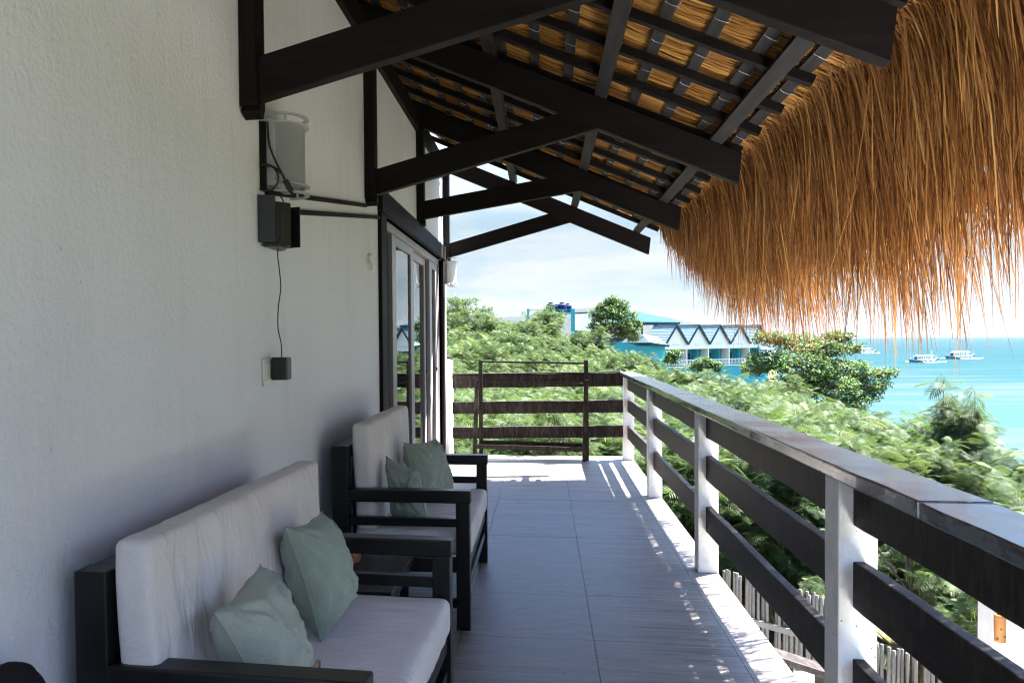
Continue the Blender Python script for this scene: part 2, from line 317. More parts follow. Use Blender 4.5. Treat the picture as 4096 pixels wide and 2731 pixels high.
# sea
m, t, b = mat('sea_water'); v = coords(t); sp = N(t, 'ShaderNodeSeparateXYZ'); L(t, v, sp.inputs[0])
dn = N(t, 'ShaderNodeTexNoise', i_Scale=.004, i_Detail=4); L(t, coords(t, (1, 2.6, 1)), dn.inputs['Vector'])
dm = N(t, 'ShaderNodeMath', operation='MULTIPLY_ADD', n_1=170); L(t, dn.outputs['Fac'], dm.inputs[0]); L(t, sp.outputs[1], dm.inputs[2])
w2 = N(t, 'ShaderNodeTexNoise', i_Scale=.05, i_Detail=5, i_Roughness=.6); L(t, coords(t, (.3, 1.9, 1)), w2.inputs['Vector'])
sk = N(t, 'ShaderNodeMapRange', n_1=.46, n_2=.62); x_ = N(t, 'ShaderNodeMix', data_type='RGBA'); x_.inputs[7].default_value = (.036, .049, .052, 1)  # pale streak colour: sky glitter on the waves painted into the water
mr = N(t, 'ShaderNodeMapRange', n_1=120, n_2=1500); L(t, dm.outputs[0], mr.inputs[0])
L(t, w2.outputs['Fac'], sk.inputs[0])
L(t, ramp(t, mr.outputs[0], [(0, (.027, .050, .050)), (.09, (.020, .046, .049)), (.19, (.0085, .034, .039)), (.5, (.0085, .030, .037)), (1, (.010, .030, .039))]), x_.inputs[6]); fd = N(t, 'ShaderNodeMapRange', n_1=.10, n_2=.3, n_3=.85, n_4=.16); L(t, mr.outputs[0], fd.inputs[0])  # paler close in: shallow water plus sky glitter put into the colour
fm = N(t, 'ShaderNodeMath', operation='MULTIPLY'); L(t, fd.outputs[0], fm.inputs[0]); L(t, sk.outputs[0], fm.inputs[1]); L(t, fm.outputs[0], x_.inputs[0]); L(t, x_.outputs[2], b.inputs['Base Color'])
b.inputs['Roughness'].default_value = .12; b.inputs['IOR'].default_value = 1.33
w1 = N(t, 'ShaderNodeTexNoise', i_Scale=.55, i_Detail=5, i_Roughness=.6); L(t, coords(t, (.45, 1.2, 1)), w1.inputs['Vector'])
wa = N(t, 'ShaderNodeMath', operation='MULTIPLY_ADD', n_1=.9); L(t, w2.outputs['Fac'], wa.inputs[0]); L(t, w1.outputs['Fac'], wa.inputs[2])
b.inputs['Specular IOR Level'].default_value = 0; b.inputs['Roughness'].default_value = .9; bump(t, b, wa.outputs[0], .5, .6)
gw = N(t, 'ShaderNodeBsdfGlossy', i_Roughness=.14); bw = N(t, 'ShaderNodeBump', i_Strength=.6, i_Distance=.8); L(t, wa.outputs[0], bw.inputs['Height']); L(t, bw.outputs[0], gw.inputs['Normal'])
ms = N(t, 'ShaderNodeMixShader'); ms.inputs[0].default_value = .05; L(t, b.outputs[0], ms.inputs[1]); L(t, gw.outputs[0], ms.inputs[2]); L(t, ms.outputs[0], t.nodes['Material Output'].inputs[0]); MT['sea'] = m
# hazy air
m = bpy.data.materials.new('haze'); m.use_nodes = True; t = m.node_tree; t.nodes.clear()
o = N(t, 'ShaderNodeOutputMaterial'); pv = N(t, 'ShaderNodeVolumePrincipled'); pv.inputs['Color'].default_value = (.78, .89, 1, 1); pv.inputs['Density'].default_value = .00002; pv.inputs['Anisotropy'].default_value = .6
L(t, pv.outputs[0], o.inputs['Volume']); MT['haze'] = m

WX = -1.08     # porch wall plane
# ------------------------------------------------------------------ terrain, sea, hills
TE = [(-.6, .06), (-.13, .052), (-.08, .041), (-.04, .035), (0, .036), (.035, .018), (.065, .007), (.1, -.007), (.14, -.022), (.2, -.036), (.27, -.049), (.35, -.074), (.42, -.10), (.48, -.125), (.52, -.142), (.6, -.18), (.65, -.20), (1.4, -.4)]
TD = [(-.6, 34), (.1, 32), (.2, 27), (.35, 21), (.5, 14.5), (.65, 11.5), (1.4, 9)]
def interp(tab, t): return float(np.interp(t, [a for a, _ in tab], [b for _, b in tab]))
def ztop(x, y):
    """height of the tops of the bushes on the slope"""
    t = x/max(y, 4.); e = interp(TE, t); D = interp(TD, t); en = min(-.105, e-.035)
    k = min(1., max(0., (y-8)/(D-8))); return H+y*(en+(e-en)*k)
def ground(x, y):
    t = x/max(y, 4.); D = interp(TD, t)
    if y < 7: g = -2.6
    else:
        yy = min(y, D); g = ztop(x, yy)-2.6
        k = min(1, (y-7)/2.5); g = -2.6*(1-k)+min(g, 1.2)*k
    if y > D:
        far = -9 if t < .29 else -16
        k = min(1, (y-D)/(45 if t < .29 else 38)); k = k*k*(3-2*k); g = g*(1-k)+far*k
        if t < .05: g = max(g, -3-.05*(y-D)*max(0, t+.05)*20)
    if x > 4: g -= min(6, (x-4)*.35)*(1 if y < 9 else 0)
    return g-.15
xs = np.concatenate([np.linspace(-60, -3, 26), np.linspace(-2, 24, 53), np.linspace(25, 110, 44)]); ys = np.concatenate([np.linspace(-25, 6, 10), np.linspace(7, 34, 55), np.linspace(36, 260, 60)])
g = MB(); g.grid([[(x, y, ground(x, y)+.12*noise.noise(Vector((x*.4, y*.4, 0)))) for x in xs] for y in ys])
tag(g.build('terrain', MT['soil'], smooth=True), kind='structure')
SEA = -12.5
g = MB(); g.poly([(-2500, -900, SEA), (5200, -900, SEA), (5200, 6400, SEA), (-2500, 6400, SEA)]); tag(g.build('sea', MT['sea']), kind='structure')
# wooded hill behind the resort, and a far low shore
def hillz(x, y):
    s = 0
    for cx, cy, w, d, h in ((330, 3600, 430, 500, 118), (-250, 3750, 520, 500, 88), (820, 3800, 420, 420, 34), (-1100, 3700, 600, 500, 70)):
        s += h*math.exp(-((x-cx)/w)**2-((y-cy)/d)**2)
    return SEA-8+s+s*.12*noise.noise(Vector((x*.006, y*.006, 1)))+s*.04*noise.noise(Vector((x*.03, y*.03, 5)))
g = MB(); g.grid([[(x, y, hillz(x, y)) for x in np.linspace(-2400, 2000, 150)] for y in np.linspace(2700, 4700, 40)])
tag(g.build('hill', MT['hill'], smooth=True), kind='structure')
def shorez(x, y): return SEA-3+24*math.exp(-((y-6000)/180)**2)*(.55+.6*noise.noise(Vector((x*.0014, 3, 0))))*math.exp(-((x-2600)/1500)**2)
g = MB(); g.grid([[(x, y, shorez(x, y)) for x in np.linspace(500, 4900, 120)] for y in np.linspace(5600, 6300, 14)])
tag(g.build('far_shore', MT['hill'], smooth=True), kind='structure')
# sand bar and beach strip
g = MB(); g.grid([[(x, y, SEA+.25*math.exp(-((y-5200)/90)**2)-.12) for x in np.linspace(900, 5100, 30)] for y in np.linspace(5000, 5400, 12)]); tag(g.build('sand_bar', MT['sand']), kind='structure')

# added pale paving by the balcony, bouncing sunlight into the porch
g = MB(); g.box((WX-.1, -9, -2.75), (3.6, 5.9, -2.6)); tag(g.build('added_bounce_paving', MT['bounce_paving']), kind='structure')
# ------------------------------------------------------------------ the house: walls, floor, room
DY0, DY1, DZ = 5.17, 8.17, 2.225      # door opening
w = thing('porch_wall', (WX, 0, 0), 'long pale grey stucco house wall behind the two sofas', 'wall')
wb = MB()
wb.box((WX-.16, -3.5, -2.7), (WX, DY0, 3.2)); wb.box((WX-.16, DY0, DZ), (WX, DY1, 3.2)); wb.box((WX-.16, DY1, -2.7), (WX, 8.56, 3.2)); wb.box((WX-.16, DY0, -2.7), (WX, DY1, 0.02))
wb.build('wall_face', MT['stucco'], w)
rm = thing('dark_room', (-3, 6.5, 0), kind='structure')
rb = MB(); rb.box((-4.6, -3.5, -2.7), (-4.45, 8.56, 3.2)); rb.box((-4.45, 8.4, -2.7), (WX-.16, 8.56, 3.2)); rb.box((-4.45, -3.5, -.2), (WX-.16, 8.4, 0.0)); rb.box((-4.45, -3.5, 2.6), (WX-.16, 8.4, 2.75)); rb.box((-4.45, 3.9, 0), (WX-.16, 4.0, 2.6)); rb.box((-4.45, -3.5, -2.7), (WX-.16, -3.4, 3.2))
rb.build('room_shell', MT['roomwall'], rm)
fl = thing('balcony_floor', (0, 0, 0), kind='structure')
sb = MB(); sb.box((WX, -1.9, -.2), (1.003, 9.02, -.012)); sb.build('floor_slab', MT['slab'], fl)
gb = MB(); gb.box((WX+.002, -1.89, -.012), (1.001, 9.01, -.003)); gb.build('grout', MT['grout'], fl)
XL = [-1.075, -.99, -.384, .222, .828, 1.004]; Y0 = 6.525
tile_cache = {}
for i in range(len(XL)-1):
    for k in range(-14, 5):
        y0 = Y0+.605*k; y1 = min(y0+.605, 9.02)
        if y1 < -1.8 or y0 > 9: continue
        x0, x1 = XL[i]+.0015, XL[i+1]-.0015; key = (i, round(y1-y0, 3))
        if key not in tile_cache:
            tb = MB(); tb.box((x0, .0009, -.002), (x1, y1-y0-.0009, 0)); me = tb.mesh('tile', ((x0+x1)/2, 0, 0)); me.materials.append(MT['tile']); tile_cache[key] = me
        o = bpy.data.objects.new('tile', tile_cache[key]); COL.objects.link(o); o.parent = fl; o.location = ((x0+x1)/2, y0, random.uniform(-.0006, .0006))

# a few bits of straw and grit fallen on the tiles
g = MB(); rq = random.Random(9)
for _ in range(46):
    x, y, a, l = rq.uniform(-.3, .98), rq.uniform(2.4, 8.6), rq.uniform(0, 3.14), rq.choice((.004, .006, .012, .03, .05)); w_ = .0014 if l > .01 else .003
    if x < -.2 and y < 5: x = .5
    c_, s_ = math.cos(a), math.sin(a); g.poly([(x-c_*l-s_*w_, y-s_*l+c_*w_, .0022), (x-c_*l+s_*w_, y-s_*l-c_*w_, .0022), (x+c_*l+s_*w_, y+s_*l-c_*w_, .004), (x+c_*l-s_*w_, y+s_*l+c_*w_, .004)])
tag(g.build('fallen_straw', MT['thatch']), kind='stuff')
# ------------------------------------------------------------------ roof: trusses, purlins, battens, slats, thatch
SL = .44; SD = Vector((1, 0, -SL)).normalized(); SN = Vector((SL, 0, 1)).normalized()
def rz(x, c): return c-SL*x
truss_labels = ['black roof truss nearest the viewer, its wall post above the lamp by the speaker',
    'second black roof truss from the viewer, its post ending just left of the door header',
    'third black roof truss, its post standing on top of the sliding door header',
    'farthest black roof truss with open sky behind it, above the small far wall lamp',
    'black roof truss overhead behind the viewer']
for i, (yc, zb, sl) in enumerate(((2.705, 2.235, .25), (4.66, 2.255, .26), (6.62, 2.41, .15), (8.42, 2.265, .27), (.75, 2.235, .25))):
    t = thing('roof_truss', (WX, yc, zb), truss_labels[i], 'roof truss', 'black trusses carrying the porch roof')
    MB().box((WX+.001, yc-.046, zb-.02), (WX+.066, yc+.046, 3.2)).bar((WX+.04, yc-.02, zb-.05), (WX+.04, yc+.0, zb-.005), .05, .07, (1, 0, 0)).build('wall_post', MT['beam_z'], t, .004)
    x0, x1 = WX+.066, .37; h = .155
    zs0 = zb+.005; q = MB(); q.prism([(x0, zs0), (x1+.02, zs0+sl*(x1-x0)), (x1-.1, zs0+sl*(x1-.1-x0)+h), (x0, zs0+h)], yc-.028, yc+.028, 1); q.build('strut', MT['beam_x'], t, .004)
    q = MB(); e0, e1 = -1.25, 1.145; q.prism([(e0, rz(e0, 2.75)), (e1-.02, rz(e1-.02, 2.75)), (e1, rz(e1, 2.935)), (e0, rz(e0, 2.935))], yc-.0315, yc+.0315, 1); q.build('rafter', MT['beam_x'], t, .004)
rf = thing('thatched_roof', (0, 4, 2.9), 'straw thatched porch roof with black battens and a shaggy orange fringe', 'roof')
YE = 8.28
MB().bar((WX-.02, -3.4, 3.24), (WX-.02, 8.62, 3.24), .11, .15).build('wall_plate', MT['beam_y'], rf, .004)
for x in (-.31, .35, 1.01):
    z = rz(x, 2.935)/1+.028; MB().bar((x, -1.8, z), (x, 8.52, z), .075, .045, SN, 20, .002).build('purlin', MT['grey_y'], rf, .003)
k = 0
y = 8.10
while y > -1.7:
    p = Vector((-1.5, y, rz(-1.5, 2.993))); q = Vector((1.18+random.uniform(-.01, .012), y+random.uniform(-.01, .01), 0)); q.z = rz(q.x, 2.993)
    MB().bar(p, q, .045, .042, SN, 12, .002).build('batten', MT['beam_x'], rf, .002); y -= .4135
sx = [1.137-.1965*k for k in range(13)]
for x in sx:
    z = rz(x, 3.024); MB().bar((x, -1.8, z), (x+random.uniform(-.006, .006), 8.33, z), .056, .014, SN, 60, .0, .004).build('slat', MT['grey_y'], rf)
tb = MB()
for x in sx:
    yy = 8.1-.20
    while yy > .6:
        if random.random() < .72:
            y_ = yy+random.uniform(-.03, .03); z = rz(x, 3.012); h = .031
            pts = [Vector((x, y_, z))+SD*a+SN*b for a, b in ((-h, .03), (-h, -.003), (-.012, -.006), (.012, -.006), (h, -.003), (h, .03))]
            pts = [p+Vector((0, random.uniform(-.004, .004), 0)) for p in pts]; tb.tube(pts, .0017, 4)
        yy -= .207
o = tb.build('wire_ties', MT['wire'], rf); o['kind'] = 'stuff'
sl_ = MB(); sl_.prism([(-4.8, rz(-1.2, 3.11)-.2), (-1.2, rz(-1.2, 3.075)), (1.22, rz(1.22, 3.062)), (1.5, rz(1.5, 3.10)), (1.45, rz(1.45, 3.28)), (-1.2, rz(-1.2, 3.32)), (-2.9, 4.75), (-4.8, 4.2)], -1.9, YE-.04, 1)
sl_.build('thatch_body', MT['thatch'], rf)
def ribbons(P, Wd, tint):
    """P (n,s,3) centre lines, Wd (n,s,3) half-width vectors -> mesh arrays of flat strips"""
    n, s, _ = P.shape; V = np.stack([P-Wd, P+Wd], 2).reshape(n, s*2, 3); b = (np.arange(n)*s*2)[:, None, None]
    q = np.array([[2*i, 2*i+1, 2*i+3, 2*i+2] for i in range(s-1)])[None]; F = (b+q).reshape(-1, 4)
    return V.reshape(-1, 3), F, np.repeat(tint, s*2)
sd = np.array(SD); sn = np.array(SN)
# straw lining seen from below between the slats: bundles laid down the slope
PP, WW, TT = [], [], []
for r_, x in enumerate([1.30-.1965*k for k in range(12)]):
    n = 2600; yy = RNG.uniform(.5, YE, n); L0 = .30+RNG.uniform(-.03, .05, n); bundle = np.floor(yy/.105+r_*.37)
    hb = np.array([noise.noise(Vector((float(b_)*3.7, r_*9.1, 0))) for b_ in np.arange(0, 100)])[np.clip(bundle, 0, 99).astype(int)]
    s = np.linspace(0, 1, 4)[None]; ang = hb*.14+RNG.normal(0, .05, n); lift = RNG.uniform(0, .013, n)+.006*np.abs(hb)
    along = (s-.85)*L0[:, None]+hb[:, None]*.02; sag = .010*np.sin(s*math.pi)+.012*s
    P = np.zeros((n, 4, 3)); base = np.array([x, 0, rz(x, 3.056)])
    P += base; P[..., 1] += yy[:, None]+along*np.sin(ang)[:, None]+.004*np.sin(s*7+yy[:, None]*90)
    P += sd*(along*np.cos(ang)[:, None])[..., None]; P -= sn*(sag+lift[:, None]-.016+.008*(r_ % 2))[..., None]
    wd = RNG.uniform(.0016, .0034, n)
    W = np.zeros((n, 4, 3)); W[..., 1] = wd[:, None]; W += sn*(wd*RNG.uniform(-.8, .8, n))[:, None, None]
    PP.append(P); WW.append(W); TT.append(np.clip(.45+hb*.45+RNG.normal(0, .22, n), 0, 1))
V, F, T_ = ribbons(np.concatenate(PP), np.concatenate(WW), np.concatenate(TT))
o = link('straw_lining', fastmesh('straw_lining', V-np.array(org(rf)), F, attr=T_), MT['straw'], rf); o['kind'] = 'stuff'
# shaggy fringe along the eaves
n = 21000
yy = RNG.uniform(.3, YE, n); x0 = 1.17+.40*RNG.uniform(0, 1, n)**.8
inner = (x0-1.17)/.40
yq = np.linspace(0, 9, 900)
def nz(f, o_): return np.array([noise.noise(Vector((float(v)*f, o_, 0))) for v in yq])
cl = np.interp(yy, yq, nz(1.1, 2.)*.12+nz(4.2, 7.)*.17+nz(13, 4.)*.09); dens = np.interp(yy, yq, nz(2.3, 15.)+.7*nz(9., 21.))
endf = np.clip((YE-yy)/1.7, 0, 1)
tail = RNG.random(n)
Ln = (.57+.21*inner+cl)*RNG.uniform(.72, 1.06, n)+np.where(tail < .40+.3*dens, RNG.uniform(0, .62, n)*np.clip(.75+.9*dens, .2, 1.35), 0)
Ln = np.clip(Ln*np.interp(yy, [.3, 2., 3., 4.5, 8], [.80, .84, .97, 1.05, 1.])*(.40+.60*endf**.8), .16, 1.25)
S = 7; s = np.linspace(0, 1, S); P = np.zeros((n, S, 3)); W = np.zeros((n, S, 3))
z0 = 3.06-SL*x0+RNG.uniform(-.01, .20, n)*(.35+.65*inner)
wob = np.interp(yy, yq, nz(3.1, 33.))
ang0 = R(-24)+RNG.normal(0, .16, n); ang1 = R(-87)+RNG.normal(0, .10, n)+.1*(1-inner); kc = RNG.uniform(1.3, 3.4, n)
side = RNG.normal(0, .16, n)+.22*wob; side[RNG.random(n) < .05] *= 3
cid = np.floor(yy/.07+RNG.uniform(-.3, .3, n)); tipc = (cid+.5)*.07+.035*np.sin(cid*12.9)
p = np.stack([x0, yy, z0], 1); P[:, 0] = p
for i in range(1, S):
    a_ = ang1+(ang0-ang1)*np.exp(-kc*s[i]*2.0); st = Ln/(S-1)
    p = p+np.stack([np.cos(a_)*st, side*st*(1.2-s[i])+(tipc-p[:, 1])*.13*s[i], np.sin(a_)*st], 1); P[:, i] = p
wd = RNG.uniform(.0013, .0031, n); wd[RNG.random(n) < .12] *= 1.7
tw = RNG.uniform(0, math.pi, n); fall = np.array([.7, 1, 1, 1, .95, .8, .22])
W[..., 1] = (np.cos(tw)*wd)[:, None]*fall; W[..., 0] = (np.sin(tw)*wd)[:, None]*fall
ctint = np.interp(yy, yq, nz(6., 51.)); tint = np.clip(.40+.25*ctint+.10*np.sin(cid*7.7)+RNG.normal(0, .30, n), 0, 1)
# a few broad loose blades lying across the rest
m_ = 170; yb_ = RNG.uniform(.6, YE-.3, m_); xb_ = 1.22+.1*RNG.random(m_); zb_ = 3.04-SL*xb_-RNG.uniform(.02, .3, m_)
PB = np.zeros((m_, S, 3)); WB = np.zeros((m_, S, 3)); lb = RNG.uniform(.12, .38, m_); sb_ = RNG.normal(0, .55, m_); cb = RNG.uniform(-.05, .28, m_)
for i in range(S): PB[:, i] = np.stack([xb_+.05+cb*lb*s[i]*2*(1-.4*s[i]), yb_+sb_*lb*s[i], zb_-lb*s[i]*(.6+.4*s[i])], 1)
WB[..., 1] = (RNG.uniform(.002, .0042, m_))[:, None]*fall
V, F, T_ = ribbons(np.concatenate([P, PB]), np.concatenate([W, WB]), np.concatenate([tint, RNG.uniform(.6, 1, m_)]))
o = link('fringe', fastmesh('fringe', V-np.array(org(rf)), F, attr=T_), MT['fringe'], rf); o['kind'] = 'stuff'

# ------------------------------------------------------------------ railings
PX0, PX1 = .89, 1.004
posts = [8.73, 6.70, 4.58, 2.455, .335, -1.785]
rl = thing('side_railing', (.95, 4, 0), 'long railing of white posts and dark planks along the sea side of the balcony', 'railing')
for y in posts:
    q = MB(); nz = 14
    for a in range(1): q.bar(((PX0+PX1)/2, y+.057, .0005), ((PX0+PX1)/2, y+.057, .938), PX1-PX0, .114, (0, 1, 0), nz, .0012, .0012)
    q.build('post', MT['post'], rl, .004)
segs = list(zip(posts[1:], posts[:-1]))
for y0, y1 in segs:
    a, b = y0+.114, y1
    for z, h in ((.865, .15), (.615, .14), (.32, .145)):
        MB().bar((.951, a-.03, z+random.uniform(-.008, .008)), (.951, b+.012, z+random.uniform(-.008, .008)), .036, h, (0, 0, 1), 24, .006, .002).build('plank', MT['rail_y'], rl, .004)
yb = [9.0, 5.35, 1.9, -1.75]
for a, b in zip(yb[1:], yb[:-1]):
    MB().bar((.948, a+.002, .962), (.948, b-.002, .962), .172, .042, (0, 0, 1), 40, .003, .004).build('cap', MT['cap'], rl, .006)
er = thing('end_railing', (0, 8.8, 0), 'short railing of three dark planks closing the far end of the balcony', 'railing')
for z0, z1, h in ((.882, .902, .15), (.575, .602, .14), (.286, .318, .132)):
    MB().bar((-1.043, 8.80, z0), (.888, 8.80, z1), .04, h, (0, 0, 1), 18, .005, .002).build('plank', MT['rail_x'], er, .004)
MB().bar((-1.043, 8.80, .966), (.86, 8.80, .986), .075, .014).build('cap', MT['rail_x'], er, .003)
pi = thing('corner_pillar', (-1.12, 8.75, 0), 'low white pillar with dark edge strip where the end railing meets the house', 'pillar')
MB().box((-1.24, 8.575, 0), (-1.05, 8.93, 1.15)).build('pillar_body', MT['white'], pi, .004)
MB().box((-1.245, 8.58, 1.15), (-1.042, 8.935, 1.168)).bar((-1.046, 8.80, .97), (-1.046, 8.80, 1.15), .012, .03, (0, 1, 0)).build('edge_strip', MT['beam_y'], pi)
MB().box((-1.05, 8.60, 0), (-1.02, 8.72, .10)).box((-1.05, 8.61, .10), (-1.03, 8.71, .125)).build('base_moulding', MT['white'], pi, .006)

# ------------------------------------------------------------------ sliding door
d = thing('sliding_door', (WX, 6.7, 0), 'aluminium sliding glass door in a black timber frame mirroring the garden', 'door')
MB().box((WX-.1, 4.99, -.0), (WX+.026, 5.17, 2.222)).build('door_jamb', MT['beam_z'], d, .004)
MB().box((WX-.1, 8.17, 0), (WX+.026, 8.30, 2.222)).build('door_jamb', MT['beam_z'], d, .004)
MB().box((WX-.1, 4.985, 2.225), (WX+.036, 8.305, 2.375)).build('header', MT['beam_y'], d, .004)
XA = WX-.055
MB().box((XA-.05, 5.172, 2.16), (XA+.03, 8.168, 2.222)).box((XA-.05, 5.172, .021), (XA+.03, 8.168, .05)).box((XA-.05, 5.172, .05), (XA+.03, 5.23, 2.16)).box((XA-.05, 8.11, .05), (XA+.03, 8.168, 2.16)).build('aluminium_frame', MT['alu'], d, .002)
def leaf(y0, y1, x, st=.07, lab=None):
    f = MB().box((x-.018, y0, .052), (x+.018, y0+st, 2.158)).box((x-.018, y1-st, .052), (x+.018, y1, 2.158)).box((x-.018, y0+st, 2.09), (x+.018, y1-st, 2.158)).box((x-.018, y0+st, .052), (x+.018, y1-st, .14)).build('door_leaf', MT['alu'], d, .003)
    MB().box((x-.004, y0+st, .14), (x+.004, y1-st, 2.09)).build('pane', MT['glass'], f)
    return f
leaf(5.64, 6.60, XA+.004, .15); f = leaf(6.62, 7.52, XA-.034, .10)
f2 = leaf(7.54, 8.105, XA+.004, .16)
MB().tube([(XA+.02, 7.98, 1.06), (XA+.032, 7.98, 1.06)], .022, 12).build('lock', MT['dark'], f2)
MB().tube([(XA+.0, 7.40, 1.06), (XA+.012, 7.40, 1.06)], .018, 12).build('lock', MT['dark'], f)
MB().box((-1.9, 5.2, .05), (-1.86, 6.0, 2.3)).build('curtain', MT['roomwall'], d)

# ------------------------------------------------------------------ things on the wall
def wall_lamp(y, label, zc=2.105):
    t = thing('wall_lamp', (WX, y, zc), label, 'wall lamp', 'white half-round wall lamps under the roof trusses')
    MB().box((WX+.0015, y-.10, zc-.13), (WX+.05, y+.10, zc+.13)).build('back_plate', MT['ring'], t, .003)
    q = MB(); cx = WX+.045
    prof = [(.088, -.115), (.088, .115)]
    q.grid([[(cx+math.cos(a)*r*1.05, y+math.sin(a)*r, zc+z) for a in np.linspace(-math.pi/2, math.pi/2, 25)] for r, z in prof]); q.build('lamp_shade', MT['shade'], t, smooth=True)
    for z in (-.15, -.118, .118, .15):
        q = MB(); A = np.linspace(-math.pi/2, math.pi/2, 25)
        q.grid([[(cx+math.cos(a)*r*1.05, y+math.sin(a)*r, zc+z+dz) for a in A] for r, dz in ((.086, -.003), (.105, -.003), (.105, .003), (.086, .003), (.086, -.003))]); q.build('ring', MT['ring'], t)
    for s_ in (-1, 1):
        for a_, b_ in ((-.152, -.116), (.116, .152)): MB().tube([(cx+.04, y+s_*.07, zc+a_), (cx+.04, y+s_*.07, zc+b_)], .006, 6).build('spacer', MT['ring'], t)
    q = MB().lathe((WX+.07, y, zc-.03), [(.012, -.05), (.028, -.02), (.03, .01), (.015, .04), (.003, .05)], 12); q.build('bulb', MT['plastic'], t, smooth=True)
wall_lamp(2.985, 'white half-round wall lamp above the black speaker, a cable looped at its foot')
wall_lamp(8.41, 'small white half-round wall lamp past the sliding door at the end of the wall')
sp = thing('wall_speaker', (WX, 2.92, 1.84), 'black wedge-shaped wall speaker with two side wings below the lamp', 'speaker')
z0, z1 = 1.75, 1.925
MB().prism([(WX+.002, 2.83), (WX+.002, 3.075), (WX+.02, 3.06), (WX+.075, 3.0), (WX+.03, 2.95), (WX+.05, 2.87), (WX+.02, 2.83)], z0, z1).build('speaker_body', MT['dark'], sp, .004)
MB().bar((WX+.003, 2.825, (z0+z1)/2), (WX+.066, 2.84, (z0+z1)/2), .006, z1-z0+.006).build('wing', MT['dark'], sp, .002)
MB().bar((WX+.003, 3.075, (z0+z1)/2-.005), (WX+.10, 3.035, (z0+z1)/2-.005), .006, z1-z0-.01).build('wing', MT['dark'], sp, .002)
MB().prism([(WX+.01, 2.85), (WX+.07, 2.86), (WX+.085, 2.92), (WX+.05, 3.0), (WX+.01, 3.03)], z0-.016, z0-.001).build('base_lip', MT['dark'], sp, .003)
for (pa, pb, lab) in (((2.90, 1.952), (4.60, 2.19), 'upper dark cable duct strip on the wall between speaker and door'), ((3.12, 1.912), (4.975, 2.176), 'lower dark cable duct strip on the wall running to the door frame')):
    o = MB().bar((WX+.012, pa[0], pa[1]), (WX+.012, pb[0], pb[1]), .02, .021, (0, 0, 1), 6, .001).build('cable_duct', MT['beam_y'], None, .003, origin=(WX+.01, pa[0], pa[1]))
    tag(o, lab, 'cable duct', 'dark cable ducts on the wall')
o = MB().bar((WX+.012, 2.862, 1.95), (WX+.012, 2.862, 2.215), .02, .022, (1, 0, 0)).build('conduit', MT['beam_z'], None, .002, origin=(WX+.012, 2.862, 1.95)); tag(o, 'thin dark vertical conduit beside the wall lamp by the speaker', 'conduit')
pc = thing('power_cable', (WX+.03, 2.88, 2.0), 'dark cable coiled in a loop with a loose plug beside the wall lamp', 'cable')
pts = [(WX+.03, 2.866, 2.215), (WX+.035, 2.868, 2.13), (WX+.06, 2.872, 2.06), (WX+.085, 2.874, 2.01), (WX+.095, 2.876, 1.985)]
pts2 = [(WX+.03+.055*math.cos(a)*(1-.12*a/6), 2.87-.004*a, 1.995+.05*math.sin(a)) for a in np.linspace(.4, 8.2, 26)]
def smoothp(p, k=6):
    p = [Vector(q) for q in p]; out = []
    for i in range(len(p)-1):
        a, b, c, d_ = p[max(i-1, 0)], p[i], p[i+1], p[min(i+2, len(p)-1)]
        for j in range(k):
            u = j/k; out.append(.5*((2*b)+(c-a)*u+(2*a-5*b+4*c-d_)*u*u+(3*b-a-3*c+d_)*u**3))
    return out+[p[-1]]
MB().tube(smoothp(pts), .0042, 7).tube(pts2, .0042, 7).build('cord', MT['dark'], pc, smooth=True)
MB().bar((WX+.095, 2.878, 1.99), (WX+.118, 2.88, 1.945), .018, .02, (1, 0, 0)).tube([(WX+.118, 2.876, 1.948), (WX+.128, 2.876, 1.932)], .003, 6).tube([(WX+.112, 2.884, 1.945), (WX+.12, 2.884, 1.93)], .003, 6).build('plug', MT['dark'], pc, .003)
ou = thing('wall_socket', (WX, 2.91, 1.25), 'white wall socket plate low on the wall, half covered by a black adapter', 'socket')
MB().box((WX+.001, 2.845, 1.195), (WX+.011, 2.965, 1.30)).build('face_plate', MT['plastic'], ou, .003)
MB().box((WX+.011, 2.86, 1.215), (WX+.016, 2.89, 1.28)).build('switch', MT['plastic'], ou, .002)
ad = thing('power_adapter', (WX+.05, 2.94, 1.26), 'black power adapter plugged into the wall socket with a thin cord up to the speaker', 'adapter')
MB().box((WX+.016, 2.905, 1.215), (WX+.082, 2.962, 1.305)).build('adapter_body', MT['dark'], ad, .006)
pts = [(WX+.05, 2.935, 1.303), (WX+.05, 2.93, 1.36), (WX+.042, 2.92, 1.42), (WX+.046, 2.915, 1.50), (WX+.055, 2.92, 1.575), (WX+.05, 2.925, 1.64), (WX+.052, 2.90, 1.70), (WX+.06, 2.885, 1.74), (WX+.085, 2.862, 1.80), (WX+.095, 2.853, 1.9), (WX+.06, 2.858, 1.945)]
MB().tube(smoothp(pts), .0027, 6).build('cord', MT['dark'], ad, smooth=True)
cu = bpy.data.curves.new('digit', 'FONT'); cu.body = '9'; cu.size = .16; cu.extrude = .008; cu.offset = 0
to = bpy.data.objects.new('tmp', cu); COL.objects.link(to); dg = bpy.context.evaluated_depsgraph_get(); me = bpy.data.meshes.new_from_object(to.evaluated_get(dg)); bpy.data.objects.remove(to)
me.transform(Matrix(((0, 0, 1, 0), (.85, 0, 0, 0), (0, 1, 0, 0), (0, 0, 0, 1)))); me.transform(Matrix.Translation((0, -.05, -.055)))
o = link('door_number', me, MT['white']); o.location = (WX+.022, 4.72, 1.853); tag(o, 'raised white digit 9 on the wall just before the sliding door', 'number')

